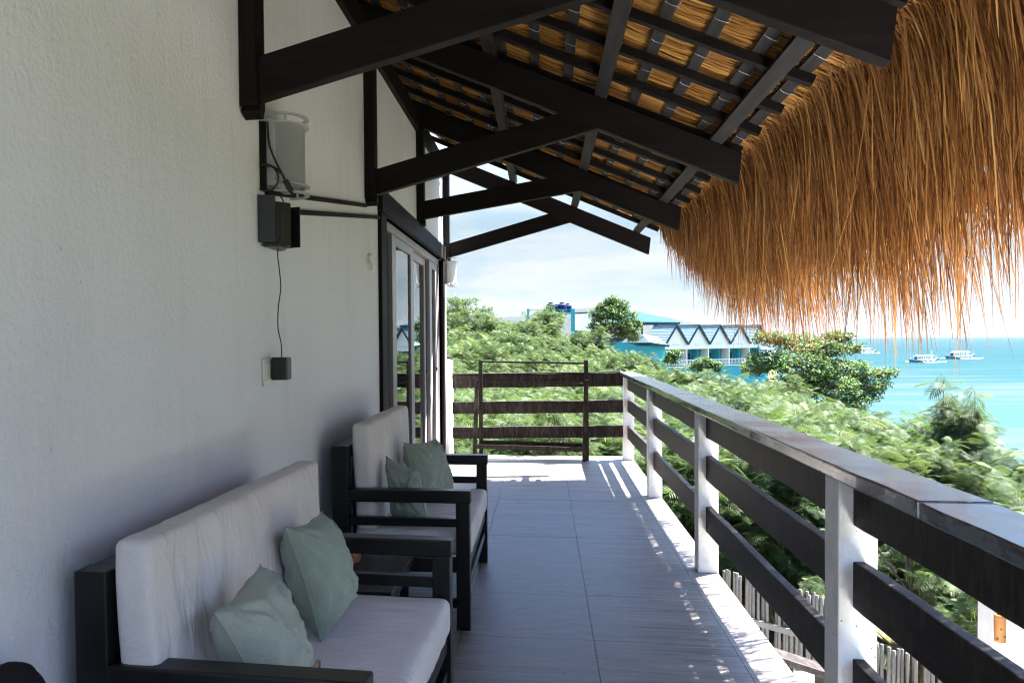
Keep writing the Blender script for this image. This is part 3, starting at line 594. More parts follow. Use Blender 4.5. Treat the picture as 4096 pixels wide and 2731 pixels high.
# ------------------------------------------------------------------ sofas, cushions, pillows
def rbox(a, b, r, n=(10, 16, 6), puff=(0, 0, 0), wr=0., ws=9., seed=0, wdir=None):
    """soft box with rounded edges, bulged faces and cloth wrinkles"""
    a, b = np.array(a, float), np.array(b, float); c = (a+b)/2; h = (b-a)/2; q = MB(); idx = {}
    def pt(u):
        u = np.array(u); p = u*h; inn = np.clip(p, -(h-r), h-r); dlt = p-inn; l = np.linalg.norm(dlt)
        if l > 1e-9: dlt = dlt/l*r*min(1., np.max(np.abs((p-inn)))/r if r else 1)
        p = inn+dlt
        for k in range(3):
            o1, o2 = [j for j in range(3) if j != k]
            p[k] += np.sign(u[k])*abs(u[k])**3*puff[k]*(1-u[o1]**2)*(1-u[o2]**2)
        nrm = u/np.linalg.norm(u)
        if wr:
            v = Vector(((p+c)*ws).tolist())
            if wdir is not None: v = Vector([v[k]*wdir[k] for k in range(3)])
            e = noise.noise(v+Vector((seed*9.1, 0, 0)))+.5*noise.noise(v*2.3+Vector((0, seed*5., 0)))+.8*(abs(noise.noise(v*.9+Vector((3, seed, 7)))))
            p = p+nrm*e*wr
        return tuple(p+c)
    def face(k, s):
        o1, o2 = [j for j in range(3) if j != k]; n1_, n2_ = n[o1], n[o2]
        def U(i, j):
            u = [0, 0, 0]; u[k] = s; u[o1] = -math.cos(math.pi*i/n1_)*.35+(2*i/n1_-1)*.65; u[o2] = -math.cos(math.pi*j/n2_)*.35+(2*j/n2_-1)*.65; return u
        for i in range(n1_):
            for j in range(n2_):
                f = []
                for ii, jj in ((i, j), (i+1, j), (i+1, j+1), (i, j+1)):
                    u = tuple(round(x, 5) for x in U(ii, jj))
                    if u not in idx: idx[u] = len(q.v); q.v.append(pt(u))
                    f.append(idx[u])
                q.f.append(tuple(f))
    for k in range(3):
        for s_ in (-1, 1): face(k, s_)
    return q
def sofa(y0, label, seed, ctop, cy=.045, ln=1.165):
    y1 = y0+ln; xb, xf = -1.005, -.345; t = thing('sofa', ((xb+xf)/2, y0, 0), label, 'sofa', 'black framed two-seat sofas along the wall')
    for y in (y0, y1):
        s_ = 1 if y == y0 else -1; ya, yb_ = (y, y+.06) if s_ > 0 else (y-.06, y)
        MB().box((xf-.065, ya, 0), (xf, yb_, .60)).build('leg', MT['sofa_z'], t, .004)
        MB().box((xb, ya, 0), (xb+.078, yb_, .865)).build('leg', MT['sofa_z'], t, .004)
        MB().box((xb+.079, ya-.004, .60), (xf+.006, yb_+.004, .66)).build('armrest', MT['sofa_x'], t, .006)
        MB().box((xb+.079, ya+.012, .485), (xf-.066, yb_-.012, .525)).build('side_rail', MT['sofa_x'], t, .003)
        MB().box((xb+.079, ya+.008, .27), (xf-.066, yb_-.008, .335)).build('side_rail', MT['sofa_x'], t, .003)
        MB().box((xb+.079, ya+.012, .10), (xf-.066, yb_-.012, .14)).build('side_rail', MT['sofa_x'], t, .003)
    MB().box((xf-.05, y0+.061, .262), (xf-.012, y1-.061, .33)).build('front_rail', MT['sofa_y'], t, .003)
    MB().box((xf-.05, y0+.061, .155), (xf-.012, y1-.061, .195)).build('front_rail', MT['sofa_y'], t, .003)
    MB().box((xb+.02, y0+.061, .27), (xb+.07, y1-.061, .33)).build('back_rail', MT['sofa_y'], t, .003)
    MB().box((xb+.004, y0+.061, .80), (xb+.074, y1-.061, .863)).build('back_rail', MT['sofa_y'], t, .003)
    for k in range(7):
        y = y0+.16+k*(ln-.32)/6; MB().box((xb+.03, y-.02, .332), (xb+.046, y+.02, .799)).build('back_slat', MT['sofa_z'], t)
    for k in range(6):
        x = xb+.17+k*.083; MB().box((x, y0+.061, .318), (x+.055, y1-.061, .331)).build('seat_slat', MT['sofa_y'], t)
    s = rbox((xb+.09, y0+.066, .334), (xf+.004, y1-.066, .462), .03, (22, 40, 6), (0, 0, .010), .0045, 6, seed, (.5, 2.8, 1))
    k_ = []
    for x, y, z in s.v: k_.append((x, y, z+(.0062*math.sin(y*62+3*noise.noise(Vector((x*3, y*2, seed))))*max(0, noise.noise(Vector((x*5, y*3, seed+4)))+.25) if z > .45 else 0)))
    s.v = k_; s.build('seat_cushion', MT['canvas'], t, smooth=True)
    hh = ctop-.452; q = rbox((0, y0+cy, 0), (.085, y1-.045, hh), .02, (6, 60, 24), (.014, 0, .0), .0035, 6, seed+4, (1, 3.0, .8))
    nv = []
    for x, y, z in q.v:   # almost upright, creeping forward at the foot, cover hanging in soft pleats
        k = z/hh; pl = .0085*math.sin(y*38+4*noise.noise(Vector((y*3, z*2, seed))))*max(0, .35+noise.noise(Vector((y*4, z*2.5, seed+8))))
        nv.append((xb+.088+.012*(1-k)+x*(1+.22*(1-k))+(pl if x > .05 else 0)+.018*max(0, .25-k), y+.006*math.sin(z*14), .452+z))
    q.v = nv; bc = q.build('back_cushion', MT['canvas'], t, smooth=True)
    e = MB(); e.tube([(xb+.10+.006*math.sin(a*9), y0+cy+.002+a*(y1-y0-.047-cy), ctop-.004) for a in np.linspace(.01, .99, 40)], .0025, 5); e.build('piping', MT['canvas'], bc, smooth=True)
    return t
s1 = sofa(1.548, 'nearer black wooden sofa with beige canvas cushions and two pale green pillows', 1, .932, .012, 1.192)
s1.rotation_euler.z = R(-2.2); s1.location.x -= .028
sofa(3.55, 'farther black wooden sofa with beige canvas cushions, beside the sliding door', 2, .965)
def pillow(label, c, th, matn, seed, tie=False):
    """square scatter pillow from its four corners: near-top, far-top, far-bottom, near-bottom"""
    c = [Vector(p) for p in c]; nn = (c[1]-c[3]).cross(c[2]-c[0]).normalized()
    if nn.x < 0: nn = -nn
    ctr = sum(c, Vector())/4; n = 30; q = MB()
    def P(u, v, s):
        pu, pv = 2*u-1, 2*v-1
        iu = u+(-.055*pu*(1-pv*pv)); iv = v+(-.055*pv*(1-pu*pu))
        p = c[0].lerp(c[1], iu).lerp(c[3].lerp(c[2], iu), iv)
        e = max(0, (1-abs(pu)**2.6)*(1-abs(pv)**2.6))**.5
        w = Vector((u*5, v*5, seed*3.3+s)); rad = 0
        for (cu_, cv_) in ((-1, -1), (1, -1), (1, 1), (-1, 1)):
            dd = math.hypot(pu-cu_, pv-cv_); an = math.atan2(pv-cv_, pu-cu_); rad += math.sin(an*13+seed+cu_*2+cv_)*max(0, 1-dd/1.1)*min(1, dd*3)
        d_ = th*e*(1+.10*noise.noise(w))+.015*rad*min(1, e*3)+.016*noise.noise(w*1.4)*e+.006*noise.noise(w*4.)*e
        return p+nn*d_*s+Vector((0, 0, -.012*e*v))
    k = 0
    for s_ in (1, -1): q.grid([[P(i/n, j/n, s_) for j in range(n+1)] for i in range(n+1)])
    t = thing('pillow', ctr, label, 'pillow', 'sage green scatter pillows on the sofas')
    q.build('pillow_cover', MT[matn], t, smooth=True)
    e = MB(); ring = [P(i/20, 0, 1) for i in range(21)]+[P(1, j/20, 1) for j in range(1, 21)]+[P(1-i/20, 1, 1) for i in range(1, 21)]+[P(0, 1-j/20, 1) for j in range(1, 21)]
    e.tube(ring, .0022, 5, False).build('piping', MT[matn], t, smooth=True)
    if tie:
        b = c[2].lerp(c[3], .35)+nn*.05+Vector((0, 0, .03)); pts = [b+Vector((0, -.03, -.03)), b+Vector((.01, -.02, .015)), b+Vector((.012, .01, .022)), b+Vector((.008, .03, .0)), b+Vector((0, .035, -.03))]
        MB().tube(smoothp(pts), .0028, 6).build('tie', MT['basket'], t, smooth=True)
pillow('pale sage pillow at the near end of the nearer sofa, cord tie at its foot', [(-.752, 1.66, .749), (-.732, 1.90, .79), (-.622, 1.93, .50), (-.62, 1.68, .485)], .092, 'sage2', 1, True)
pillow('darker sage pillow standing against the far half of the nearer sofa back', [(-.751, 2.15, .825), (-.714, 2.40, .815), (-.642, 2.46, .505), (-.66, 2.19, .475)], .092, 'sage', 2)
pillow('sage pillow leaning upright at the far end of the farther sofa', [(-.745, 4.05, .817), (-.612, 4.35, .80), (-.518, 4.35, .515), (-.67, 4.02, .485)], .088, 'sage', 3)
pillow('sage pillow slumped behind the near arm of the farther sofa', [(-.785, 3.76, .789), (-.612, 3.69, .735), (-.557, 3.68, .475), (-.75, 3.735, .475)], .08, 'sage', 4)

# ------------------------------------------------------------------ side table, cup, bag, drying rack
t = thing('side_table', (-.8, 3.2, 0), 'low black wooden table squeezed between the two sofas', 'table')
m_, tt, bb = mat('carved_black_top'); vv = N(tt, 'ShaderNodeTexVoronoi', i_Scale=70); L(tt, coords(tt, (1, 1.6, 1)), vv.inputs['Vector']); bb.inputs['Base Color'].default_value = (.012, .011, .011, 1); bb.inputs['Roughness'].default_value = .3; bump(tt, bb, vv.outputs['Distance'], .5, .004)
MB().box((-1.03, 2.95, .335), (-.60, 3.50, .372)).build('table_top', m_, t, .004)
for x in (-1.01, -.66):
    for y in (2.97, 3.44): MB().box((x, y, 0), (x+.04, y+.04, .3345)).build('leg', MT['sofa_z'], t, .003)
MB().box((-.648, 3.01, .27), (-.624, 3.44, .3345)).build('apron', MT['sofa_y'], t, .003)
MB().box((-.645, 3.01, .08), (-.627, 3.44, .115)).build('stretcher', MT['sofa_y'], t, .003)
o = MB().lathe((-.88, 3.36, .373), [(.0, .0), (.055, 0), (.058, .02), (.055, .045), (.06, .05), (.056, .088), (.05, .09), (.048, .02), (0, .02)], 20).build('bamboo_cup', MT['basket'], None, smooth=False, origin=(-.88, 3.36, .373)); tag(o, 'brown bamboo cup at the back of the low black table', 'cup')
t = thing('backpack', (-1.0, 1.27, 0), 'black backpack of which only the rounded top shows, against the wall before the nearer sofa', 'bag')
q = rbox((-1.075, 1.12, .0), (-.94, 1.345, .70), .06, (10, 14, 16), (.02, .02, .03), .012, 11, 3); q.build('bag_body', MT['bag'], t, smooth=True)
q = rbox((-1.06, 1.24, .56), (-.97, 1.40, .735), .05, (8, 8, 8), (.02, .02, .03), .012, 14, 5); q.build('bag_pocket', MT['bag'], t, smooth=True)
MB().tube(smoothp([(-1.03, 1.15, .69), (-1.03, 1.17, .745), (-1.03, 1.22, .755), (-1.03, 1.25, .70)]), .011, 8).build('bag_handle', MT['bag'], t, smooth=True)
t = thing('drying_rack', (-.15, 8.6, 0), 'folded dark wooden drying rack leaning against the end railing', 'rack')
def fr(x0, x1, lean, yb_, yt, zt, w_, rungs, s0):
    for x in (x0, x1): MB().bar((x-s0, yb_, .0), (x, yt, zt), w_, .03, (0, 1, 0), 8, .001, .001).build('upright', MT['rail_z'], t, .003)
    for z in rungs:
        k = z/zt; MB().bar((x0-s0*(1-k)+w_/2, yb_+(yt-yb_)*k, z+.012), (x1-s0*(1-k)-w_/2, yb_+(yt-yb_)*k, z-.012), .024, .022+(.026 if z < .3 else 0), (0, 0, 1), 8, .002).build('rung', MT['rail_x'], t, .003)
fr(-.745, .478, 0, 8.60, 8.665, .905, .048, (.145, .875), .03)
fr(-.71, .478, 0, 8.69, 8.735, 1.125, .045, (.18, 1.10), -.005)

# ------------------------------------------------------------------ below the balcony: stair rail, bamboo fences, garden wall
t = thing('stair_railing', (1.42, 4.4, -2.6), 'stub of a lower stair railing with a white post and dark handrail below the balcony', 'railing')
MB().box((1.375, 4.40, -2.6), (1.475, 4.51, -.475)).build('post', MT['post'], t, .004)
MB().bar((1.20, 4.455, -.385), (1.95, 4.455, -.62), .15, .035, (0, 0, 1), 10, .003).build('handrail', MT['rail_x'], t, .005)
MB().bar((1.20, 4.455, -.478), (1.95, 4.455, -.713), .035, .13, (0, 0, 1), 10, .003).build('plank', MT['rail_x'], t, .004)
def pole_mesh(seed):
    r_ = random.Random(seed); q = MB(); pts = []; rr = []
    z = 0
    while z < .97: pts += [(0, 0, z), (0, 0, z+.02), (0, 0, min(1, z+.13))]; rr += [.0155, .0145, .0145]; z += .155
    pts.append((0, 0, 1)); rr.append(.0145); q.tube(pts, rr, 7); me = q.mesh('bamboo_pole'); me.materials.append(MT['bamboo']); me.polygons.foreach_set('use_smooth', [True]*len(me.polygons)); return me
PM = [pole_mesh(k) for k in range(2)]
def fence(x0, x1, y, za, zb_, zbot, label):
    t = thing('bamboo_fence', (x0, y, zbot), label, 'fence', 'weathered bamboo fences below the balcony'); x = x0; i = 0
    while x < x1:
        k = (x-x0)/(x1-x0); zt = za+(zb_-za)*k+random.uniform(-.022, .016); h = zt-zbot
        o = bpy.data.objects.new('bamboo_pole', PM[i % 2]); COL.objects.link(o); o.parent = t; s_ = random.uniform(.82, 1.12)
        o.location = (x-x0, random.uniform(-.008, .008), 0); o.scale = (s_, s_, h); o.rotation_euler = (random.uniform(-.01, .01), random.uniform(-.012, .022), random.uniform(0, 6)); x += .0345*s_+random.choice((.0005, .001, .002, .006))-.004; i += 1
    for f in (.28, .3): pass
    for dz in (-.36, -1.1):
        MB().bar((x0, y-.03, za+dz), (x1, y-.03, zb_+dz), .03, .05).build('rail', MT['bamboo'], t, .004)
fence(1.12, 2.44, 6.55, -.465, -.80, -2.7, 'bamboo fence panel seen between the railing posts, its top sloping down the stairs')
fence(2.50, 3.9, 6.60, -1.10, -1.45, -2.9, 'lower bamboo fence panel half hidden by leaves, next to the white garden wall')
t = thing('garden_wall', (4.2, 6.1, -4), 'plain white garden wall carrying a bamboo lantern, below the railing', 'wall')
MB().box((3.215, 5.95, -4), (6.2, 6.15, -.56)).build('wall_face', MT['slab'], t, .01)
t = thing('bamboo_lantern', (3.216, 5.86, -.715), 'orange bamboo tube lantern with round holes on the white garden wall', 'lantern')
MB().lathe((3.216, 5.862, -.715), [(.03, -.096), (.036, -.096), (.036, .066), (.038, .08), (.036, .085), (.036, .096), (.028, .096), (.028, -.09)], 16).build('bamboo_tube', MT['lantern'], t, smooth=False)
MB().box((3.228, 5.905, -.825), (3.272, 5.949, -.605)).build('back_board', MT['dark'], t, .002)
for a, z in ((-1.9, -.0), (-1.2, -.05), (-2.5, -.07)):
    c_ = Vector((3.216+.036*math.cos(a), 5.862+.036*math.sin(a), -.715+z)); dr = Vector((math.cos(a), math.sin(a), 0)); MB().tube([c_-dr*.002, c_+dr*.0015], .008, 10).build('hole', MT['dark'], t)

# ------------------------------------------------------------------ vegetation
def frond_arr(npin, Lr, plen, detail, rng):
    """a bipinnate leaf along +x drooping in -z; returns verts, tri/quad faces as quads"""
    V, F = [], []
    def quad(a, b, c, d_): k = len(V); V.extend([a, b, c, d_]); F.append((k, k+1, k+2, k+3))
    def rach(u): return np.array([Lr*u*(1-.12*u), 0, -.26*Lr*u*u+.05*Lr*u])
    for i in range(6): a, b = rach(i/6), rach((i+1)/6); w_ = np.array([0, .0022*(1+Lr), 0]); quad(a-w_, a+w_, b+w_*.8, b-w_*.8)
    for i in range(npin):
        u = .22+.78*i/(npin-1); c = rach(u); l = plen*(.72+.5*math.sin(math.pi*(.15+.8*(i/(npin-1))))); fw = .35+.45*u
        for s_ in (-1, 1):
            d_ = np.array([fw, s_*1., -.18]); d_ /= np.linalg.norm(d_); tip = c+d_*l+np.array([0, 0, -.12*l]); mid = (c+tip)/2+np.array([0, 0, .04*l]); w_ = np.cross(d_, [0, 0, 1]); w_ = w_/np.linalg.norm(w_)
            if not detail:
                hw = .052*l; V0 = len(V); quad(c, mid+w_*hw, tip, mid-w_*hw)
            else:
                m_ = detail
                for j in range(m_):
                    v = (j+.6)/m_; q = c+(mid-c)*2*v if v < .5 else mid+(tip-mid)*(2*v-1); ll = .0135*(.6+.8*math.sin(math.pi*min(.95, .12+v*.9)))*Lr/.2
                    for s2 in (-1, 1):
                        dd = w_*s2*ll+d_*ll*.5; wv = d_*ll*.24; quad(q, q+dd*.5+wv, q+dd, q+dd*.5-wv)
    return np.array(V), np.array(F)
def rotz(a): c, s_ = np.cos(a), np.sin(a); return np.array([[c, -s_, 0], [s_, c, 0], [0, 0, 1]])
def rosettes(pos, dirs, rng, protos, nf, size, e0=-.35, e1=1.05):
    """fronds spreading round each shoot tip"""
    VV, FF, TT = [], [], []; k = 0
    for p, d_ in zip(pos, dirs):
        a0 = rng.uniform(0, 6.28); tb_ = rng.uniform(.1, .9)
        for j in range(nf):
            V, F = protos[rng.integers(len(protos))]; s_ = size*rng.uniform(.7, 1.2); el = rng.uniform(e0, e1)
            ce, se = math.cos(el), math.sin(el); ry = np.array([[ce, 0, -se], [0, 1, 0], [se, 0, ce]]); rx_ = rng.normal(0, .35); cx, sx_ = math.cos(rx_), math.sin(rx_); rx = np.array([[1, 0, 0], [0, cx, -sx_], [0, sx_, cx]])
            Mx = rotz(a0+j*2.4)@ry@rx; W = V@Mx.T*s_; W += p+d_*rng.uniform(-.16, .06)
            W[:, 2] -= .25*np.maximum(0, np.hypot(W[:, 0]-p[0], W[:, 1]-p[1])-.14)**1.3
            VV.append(W); FF.append(F+k); k += len(W); TT.append(np.full(len(W), np.clip(tb_*.55+rng.normal(.22, .14), 0, 1)))
    return np.concatenate(VV), np.concatenate(FF), np.concatenate(TT)
def bush_tips(rng, n, rx, rz_, shoots=7):
    """shoot tips spread through a lumpy dome, more of them outside"""
    lob = [(rng.uniform(-.55, .55)*rx, rng.uniform(-.55, .55)*rx, rng.uniform(.45, .95)*rz_, rng.uniform(.35, .6)) for _ in range(shoots)]
    pos = []; dr = []
    for i in range(n):
        lx, ly, lz, lr = lob[rng.integers(shoots)]; d_ = rng.normal(0, 1, 3); d_[2] = abs(d_[2])*.9-.25; d_ /= np.linalg.norm(d_); rr = lr*rng.uniform(.45, 1.08)
        p = np.array([lx, ly, lz])+d_*np.array([rr*rx, rr*rx, rr*rz_*.62])
        if p[2] < .08*rz_: p[2] = rng.uniform(.08, .5)*rz_
        pos.append(p); q = d_+np.array([0, 0, .6]); dr.append(q/np.linalg.norm(q))
    return np.array(pos), np.array(dr), lob
def stems(lob, rng, r0=.035):
    q = MB()
    for lx, ly, lz, lr in lob:
        pts = [(lx*.1, ly*.1, -.3), (lx*.35, ly*.35, lz*.35), (lx*.8, ly*.8, lz*.7), (lx, ly, lz*.98)]; q.tube(pts, [r0, r0*.8, r0*.5, r0*.2], 5)
        for _ in range(3 if lr > .41 or lr < .39 else 0):
            a = rng.uniform(0, 6.28); q.tube([pts[2], (lx+math.cos(a)*.4, ly+math.sin(a)*.4, lz*1.0)], [r0*.4, r0*.15], 4)
    return q
rg = np.random.default_rng(5)
P_lo = [frond_arr(9, .27, .105, 0, rg), frond_arr(8, .24, .098, 0, rg)]
P_hi = [frond_arr(7, .25, .10, 9, rg), frond_arr(6, .22, .095, 9, rg)]
def pods(pos, rng, n, ln, cnt):
    V, F, T = [], [], []; k = 0
    for p in pos[rng.integers(len(pos), size=n)]:
        for _ in range(cnt):
            a = rng.uniform(0, 6.28); l = ln*rng.uniform(.7, 1.2); o1 = np.array([math.cos(a), math.sin(a), 0]); w_ = np.array([-math.sin(a), math.cos(a), 0])*.009
            c0 = p+o1*.02; c1 = p+o1*.05+np.array([0, 0, -.45*l]); c2 = p+o1*.035+np.array([0, 0, -l])
            V += [c0-w_*.4, c0+w_*.4, c1+w_, c1-w_, c2+w_*.3, c2-w_*.3]; F += [(k, k+1, k+2, k+3), (k+3, k+2, k+4, k+5)]; k += 6; T += [rng.uniform(0, 1)]*6
    return np.array(V), np.array(F), np.array(T)
BUSH = []
src = bpy.data.collections.new('bush_sources')
def joined(name, parts, mats):
    VV, FF, TT, MI = [], [], [], []; k = 0
    for i, (V, F, T) in enumerate(parts):
        VV.append(V); FF.append(F+k); TT.append(T); MI.append(np.full(len(F), i)); k += len(V)
    me = fastmesh(name, np.concatenate(VV), np.concatenate(FF), np.concatenate(MI), np.concatenate(TT))
    for m_ in mats: me.materials.append(m_)
    return me
for k in range(4):
    rg = np.random.default_rng(20+k); pos, dr, lob = bush_tips(rg, 290, 1.35, 2.5, 9)
    a = rosettes(pos, dr, rg, P_lo, 13, .98); b = pods(pos, rg, 14 if k % 2 else 5, .22, 7)
    me = joined('bush_mesh', [a, b], [MT['leuc'], MT['pod']])
    o = bpy.data.objects.new('bush_%s' % 'abcd'[k], me); src.objects.link(o); BUSH.append((me, lob))
# the hillside reads as one mass of feathery green
pts = []; rg = np.random.default_rng(77)
y = 9.6
while y < 36:
    stp = .95+.03*y; x = -.62*y
    while x < .78*y:
        xx, yy_ = x+rg.uniform(-.5, .5), y+rg.uniform(-.5, .5); t_ = xx/yy_; D = interp(TD, t_)
        if yy_ < D+1.5 and not (xx < -1.3 and yy_ < 9.4): pts.append((xx, yy_, ztop(xx, min(yy_, D))))
        x += stp*1.15
    y += stp
pts = [p for p in pts]
me = bpy.data.meshes.new('foliage_points'); sc_l = [rg.uniform(.62, 1.18) for _ in pts]
me.from_pydata([(x, y, z-2.95*s_+rg.uniform(-.3, .2)) for (x, y, z), s_ in zip(pts, sc_l)], [], [])
for nm, ty, vals in (('idx', 'INT', [int(rg.integers(4)) for _ in pts]), ('scl', 'FLOAT', sc_l), ('ang', 'FLOAT', [rg.uniform(0, 6.28) for _ in pts])):
    at = me.attributes.new(nm, ty, 'POINT'); at.data.foreach_set('value', vals)
fo = bpy.data.objects.new('hillside_foliage', me); COL.objects.link(fo); tag(fo, 'mass of feathery light green bushes covering the slope beyond the railing', 'bushes', kind='stuff')
def scatter(o, coll):
    ng = bpy.data.node_groups.new('scatter', 'GeometryNodeTree'); ng.interface.new_socket('Geometry', in_out='INPUT', socket_type='NodeSocketGeometry'); ng.interface.new_socket('Geometry', in_out='OUTPUT', socket_type='NodeSocketGeometry')
    gi, go = ng.nodes.new('NodeGroupInput'), ng.nodes.new('NodeGroupOutput'); ip = ng.nodes.new('GeometryNodeInstanceOnPoints'); ci = ng.nodes.new('GeometryNodeCollectionInfo')
    ci.inputs['Collection'].default_value = coll; ci.inputs['Separate Children'].default_value = True; ci.inputs['Reset Children'].default_value = True
    def na(n_, ty):
        x = ng.nodes.new('GeometryNodeInputNamedAttribute'); x.data_type = ty; x.inputs[0].default_value = n_; return [s_ for s_ in x.outputs if s_.enabled][0]
    cx = ng.nodes.new('ShaderNodeCombineXYZ'); ng.links.new(na('ang', 'FLOAT'), cx.inputs[2])
    ip.inputs['Pick Instance'].default_value = True
    ng.links.new(gi.outputs[0], ip.inputs['Points']); ng.links.new(ci.outputs[0], ip.inputs['Instance']); ng.links.new(na('idx', 'INT'), ip.inputs['Instance Index']); ng.links.new(cx.outputs[0], ip.inputs['Rotation']); ng.links.new(na('scl', 'FLOAT'), ip.inputs['Scale']); ng.links.new(ip.outputs[0], go.inputs[0])
    md = o.modifiers.new('scatter', 'NODES'); md.node_group = ng
scatter(fo, src)
# shrubs that stand out from the mass
def hi_bush(seed, n, rx, h, nf, size, npod, green, shoots=6, spire=False):
    rg = np.random.default_rng(seed); pos, dr, lob = bush_tips(rg, n, rx, h, shoots)
    if spire:     # slender shoots, leaves hanging down round them
        lob = [(rg.uniform(-.5, .5)*rx*2, rg.uniform(-.5, .5)*rx*2, h*rg.uniform(.6, .97), .4) for _ in range(shoots)]; pos = []
        lob[0] = (0., 0., h*.97, .4)
        for i in range(n):
            lx, ly, lz, _ = lob[i % shoots]; u = rg.uniform(.2, 1.0)**.6; r_ = (1-u)*.26*rg.uniform(.3, 1.3)+.02; an = rg.uniform(0, 6.28); pos.append((lx*(.4+.6*u)+r_*math.cos(an), ly*(.4+.6*u)+r_*math.sin(an), lz*u))
        pos = np.array(pos); size = .95; dr = np.tile(np.array([0, 0, 1.]), (n, 1))
    a = rosettes(pos, dr, rg, P_lo if spire else P_hi, nf, size, -1.0 if spire else -.35, .55 if spire else 1.05); b = pods(pos, rg, npod, .17, 9)
    cr_ = fastmesh('crown', a[0], a[1], attr=a[2]); pd = fastmesh('seed_pods', b[0], b[1], attr=b[2])
    tr_ = stems(lob, rg, .014 if spire else .035).mesh('trunk'); return cr_, pd, tr_, green
HB = [hi_bush(301, 64, .85, 2.4, 8, .8, 12, False), hi_bush(302, 68, 1.0, 2.2, 8, .8, 14, True), hi_bush(303, 76, .22, 3.2, 8, .85, 30, False, 3, True)]
usedm = set()
def shrub(kind, x, y, top, label, s_=1., rot=0.):
    cr_, pd, tr_, green = HB[kind]; hh = (2.4*1.12, 2.2*1.12, 3.22)[kind]*s_
    t = thing('feathery_shrub', (x, y, top-hh), label, 'shrub', 'feathery pod-bearing shrubs on the slope'); t.rotation_euler.z = rot; t.scale = (s_, s_, s_)
    for nm, me_, m_ in (('crown', cr_, MT['leuc']), ('seed_pods', pd, MT['pod_green'] if green else MT['pod']), ('trunk', tr_, MT['bark'])):
        if me_.name not in usedm: me_.materials.append(m_); usedm.add(me_.name)
        o = bpy.data.objects.new(nm, me_); COL.objects.link(o); o.parent = t; o['kind'] = 'stuff' if nm == 'seed_pods' else ''
        if not o['kind']: del o['kind']
def at(px, py, Y):
    """a point Y metres out whose picture position in the 2352-wide photograph is px, py (roll and shift included)"""
    d_ = fwd+rt*((px-1019)/1759)-up*((py-824)/1759); return Vector((0, 0, H))+d_*(Y/d_.y)
for kd, px, py, Y, s_, r_, lab in (
    (2, 2168, 838, 11.0, 1.12, .3, 'tall narrow feathery shrub with brown pods rising against the sea'),
    (2, 2240, 862, 10.6, 1.05, 2.2, 'second tall feathery shrub against the sea, just right of the tallest one'),
    (1, 2300, 1060, 9.6, 1., 1.4, 'leafy shrub before the sea above the near railing cap at the picture edge'),
    (0, 1608, 845, 12.5, .8, .7, 'shrub hung with dark drooping pods above the railing, below the gabled building'),
    (0, 1720, 850, 13.0, .75, 4.0, 'shrub with yellowish drooping pods in front of the dark broad tree'),
    (0, 1980, 905, 13.5, 1., 2.9, 'light green shrub with dry pods below the right side of the dark tree'),
    (1, 1745, 1020, 9.4, 1., 5.1, 'shrub with reddish dry pods behind the railing, between two posts'),
    (0, 1850, 1090, 8.6, .95, 1.9, 'feathery shrub behind the middle rail beside the bamboo fence'),
    (1, 2110, 1120, 8.2, 1., 3.4, 'shrub with long green pods behind the railing, over the lower bamboo fence'),
    (0, 2255, 1200, 7.6, .9, 5.6, 'shrub with green pods reaching over the corner of the white garden wall'),
    (1, 1560, 1000, 10.2, 1., .2, 'feathery shrub behind the far side railing near the corner post'),
    (0, 1150, 905, 11.0, 1., 2.4, 'shrub with brown pods behind the drying rack, left half'),
    (1, 1290, 915, 11.4, 1., 4.4, 'light green shrub behind the drying rack, right half'),
    (0, 1060, 900, 11.2, .9, 1.1, 'pod-bearing shrub beside the end of the house wall'),
    (1, 1395, 930, 10.8, 1., .9, 'shrub with fringed leaves behind the corner of the two railings')):
    p = at(px, py, Y); shrub(kd, p.x, p.y, p.z, lab, s_, r_)
# broad-leaved trees
def leaf_arr(ln, wd_):
    V = np.array([(0, 0, 0), (ln*.45, -wd_*.42, .05*ln), (ln*.85, -wd_*.4, .0), (ln, 0, -.06*ln), (ln*.85, wd_*.4, .0), (ln*.45, wd_*.42, .05*ln)]); return V, np.array([(0, 1, 2, 3), (0, 3, 4, 5)])
def leaf_clusters(pos, rng, n, ln):
    V0, F0 = leaf_arr(ln, ln*.58); VV, FF, TT = [], [], []; k = 0
    for p in pos:
        tb_ = rng.uniform(0, .75)
        for j in range(n):
            a = rng.uniform(0, 6.28); el = rng.normal(.15, .45); ce, se = math.cos(el), math.sin(el); ry = np.array([[ce, 0, -se], [0, 1, 0], [se, 0, ce]]); b = rng.normal(0, .4); rx = np.array([[1, 0, 0], [0, math.cos(b), -math.sin(b)], [0, math.sin(b), math.cos(b)]])
            W = V0@(rotz(a)@ry@rx).T*rng.uniform(.7, 1.2)+p+rng.normal(0, ln*.45, 3)*np.array([1, 1, .45]); VV.append(W); FF.append(F0+k); k += 6; TT.append(np.full(6, 1. if rng.random() < .012 else np.clip(tb_+rng.normal(.08, .12), 0, .9)))
    return np.concatenate(VV), np.concatenate(FF), np.concatenate(TT)
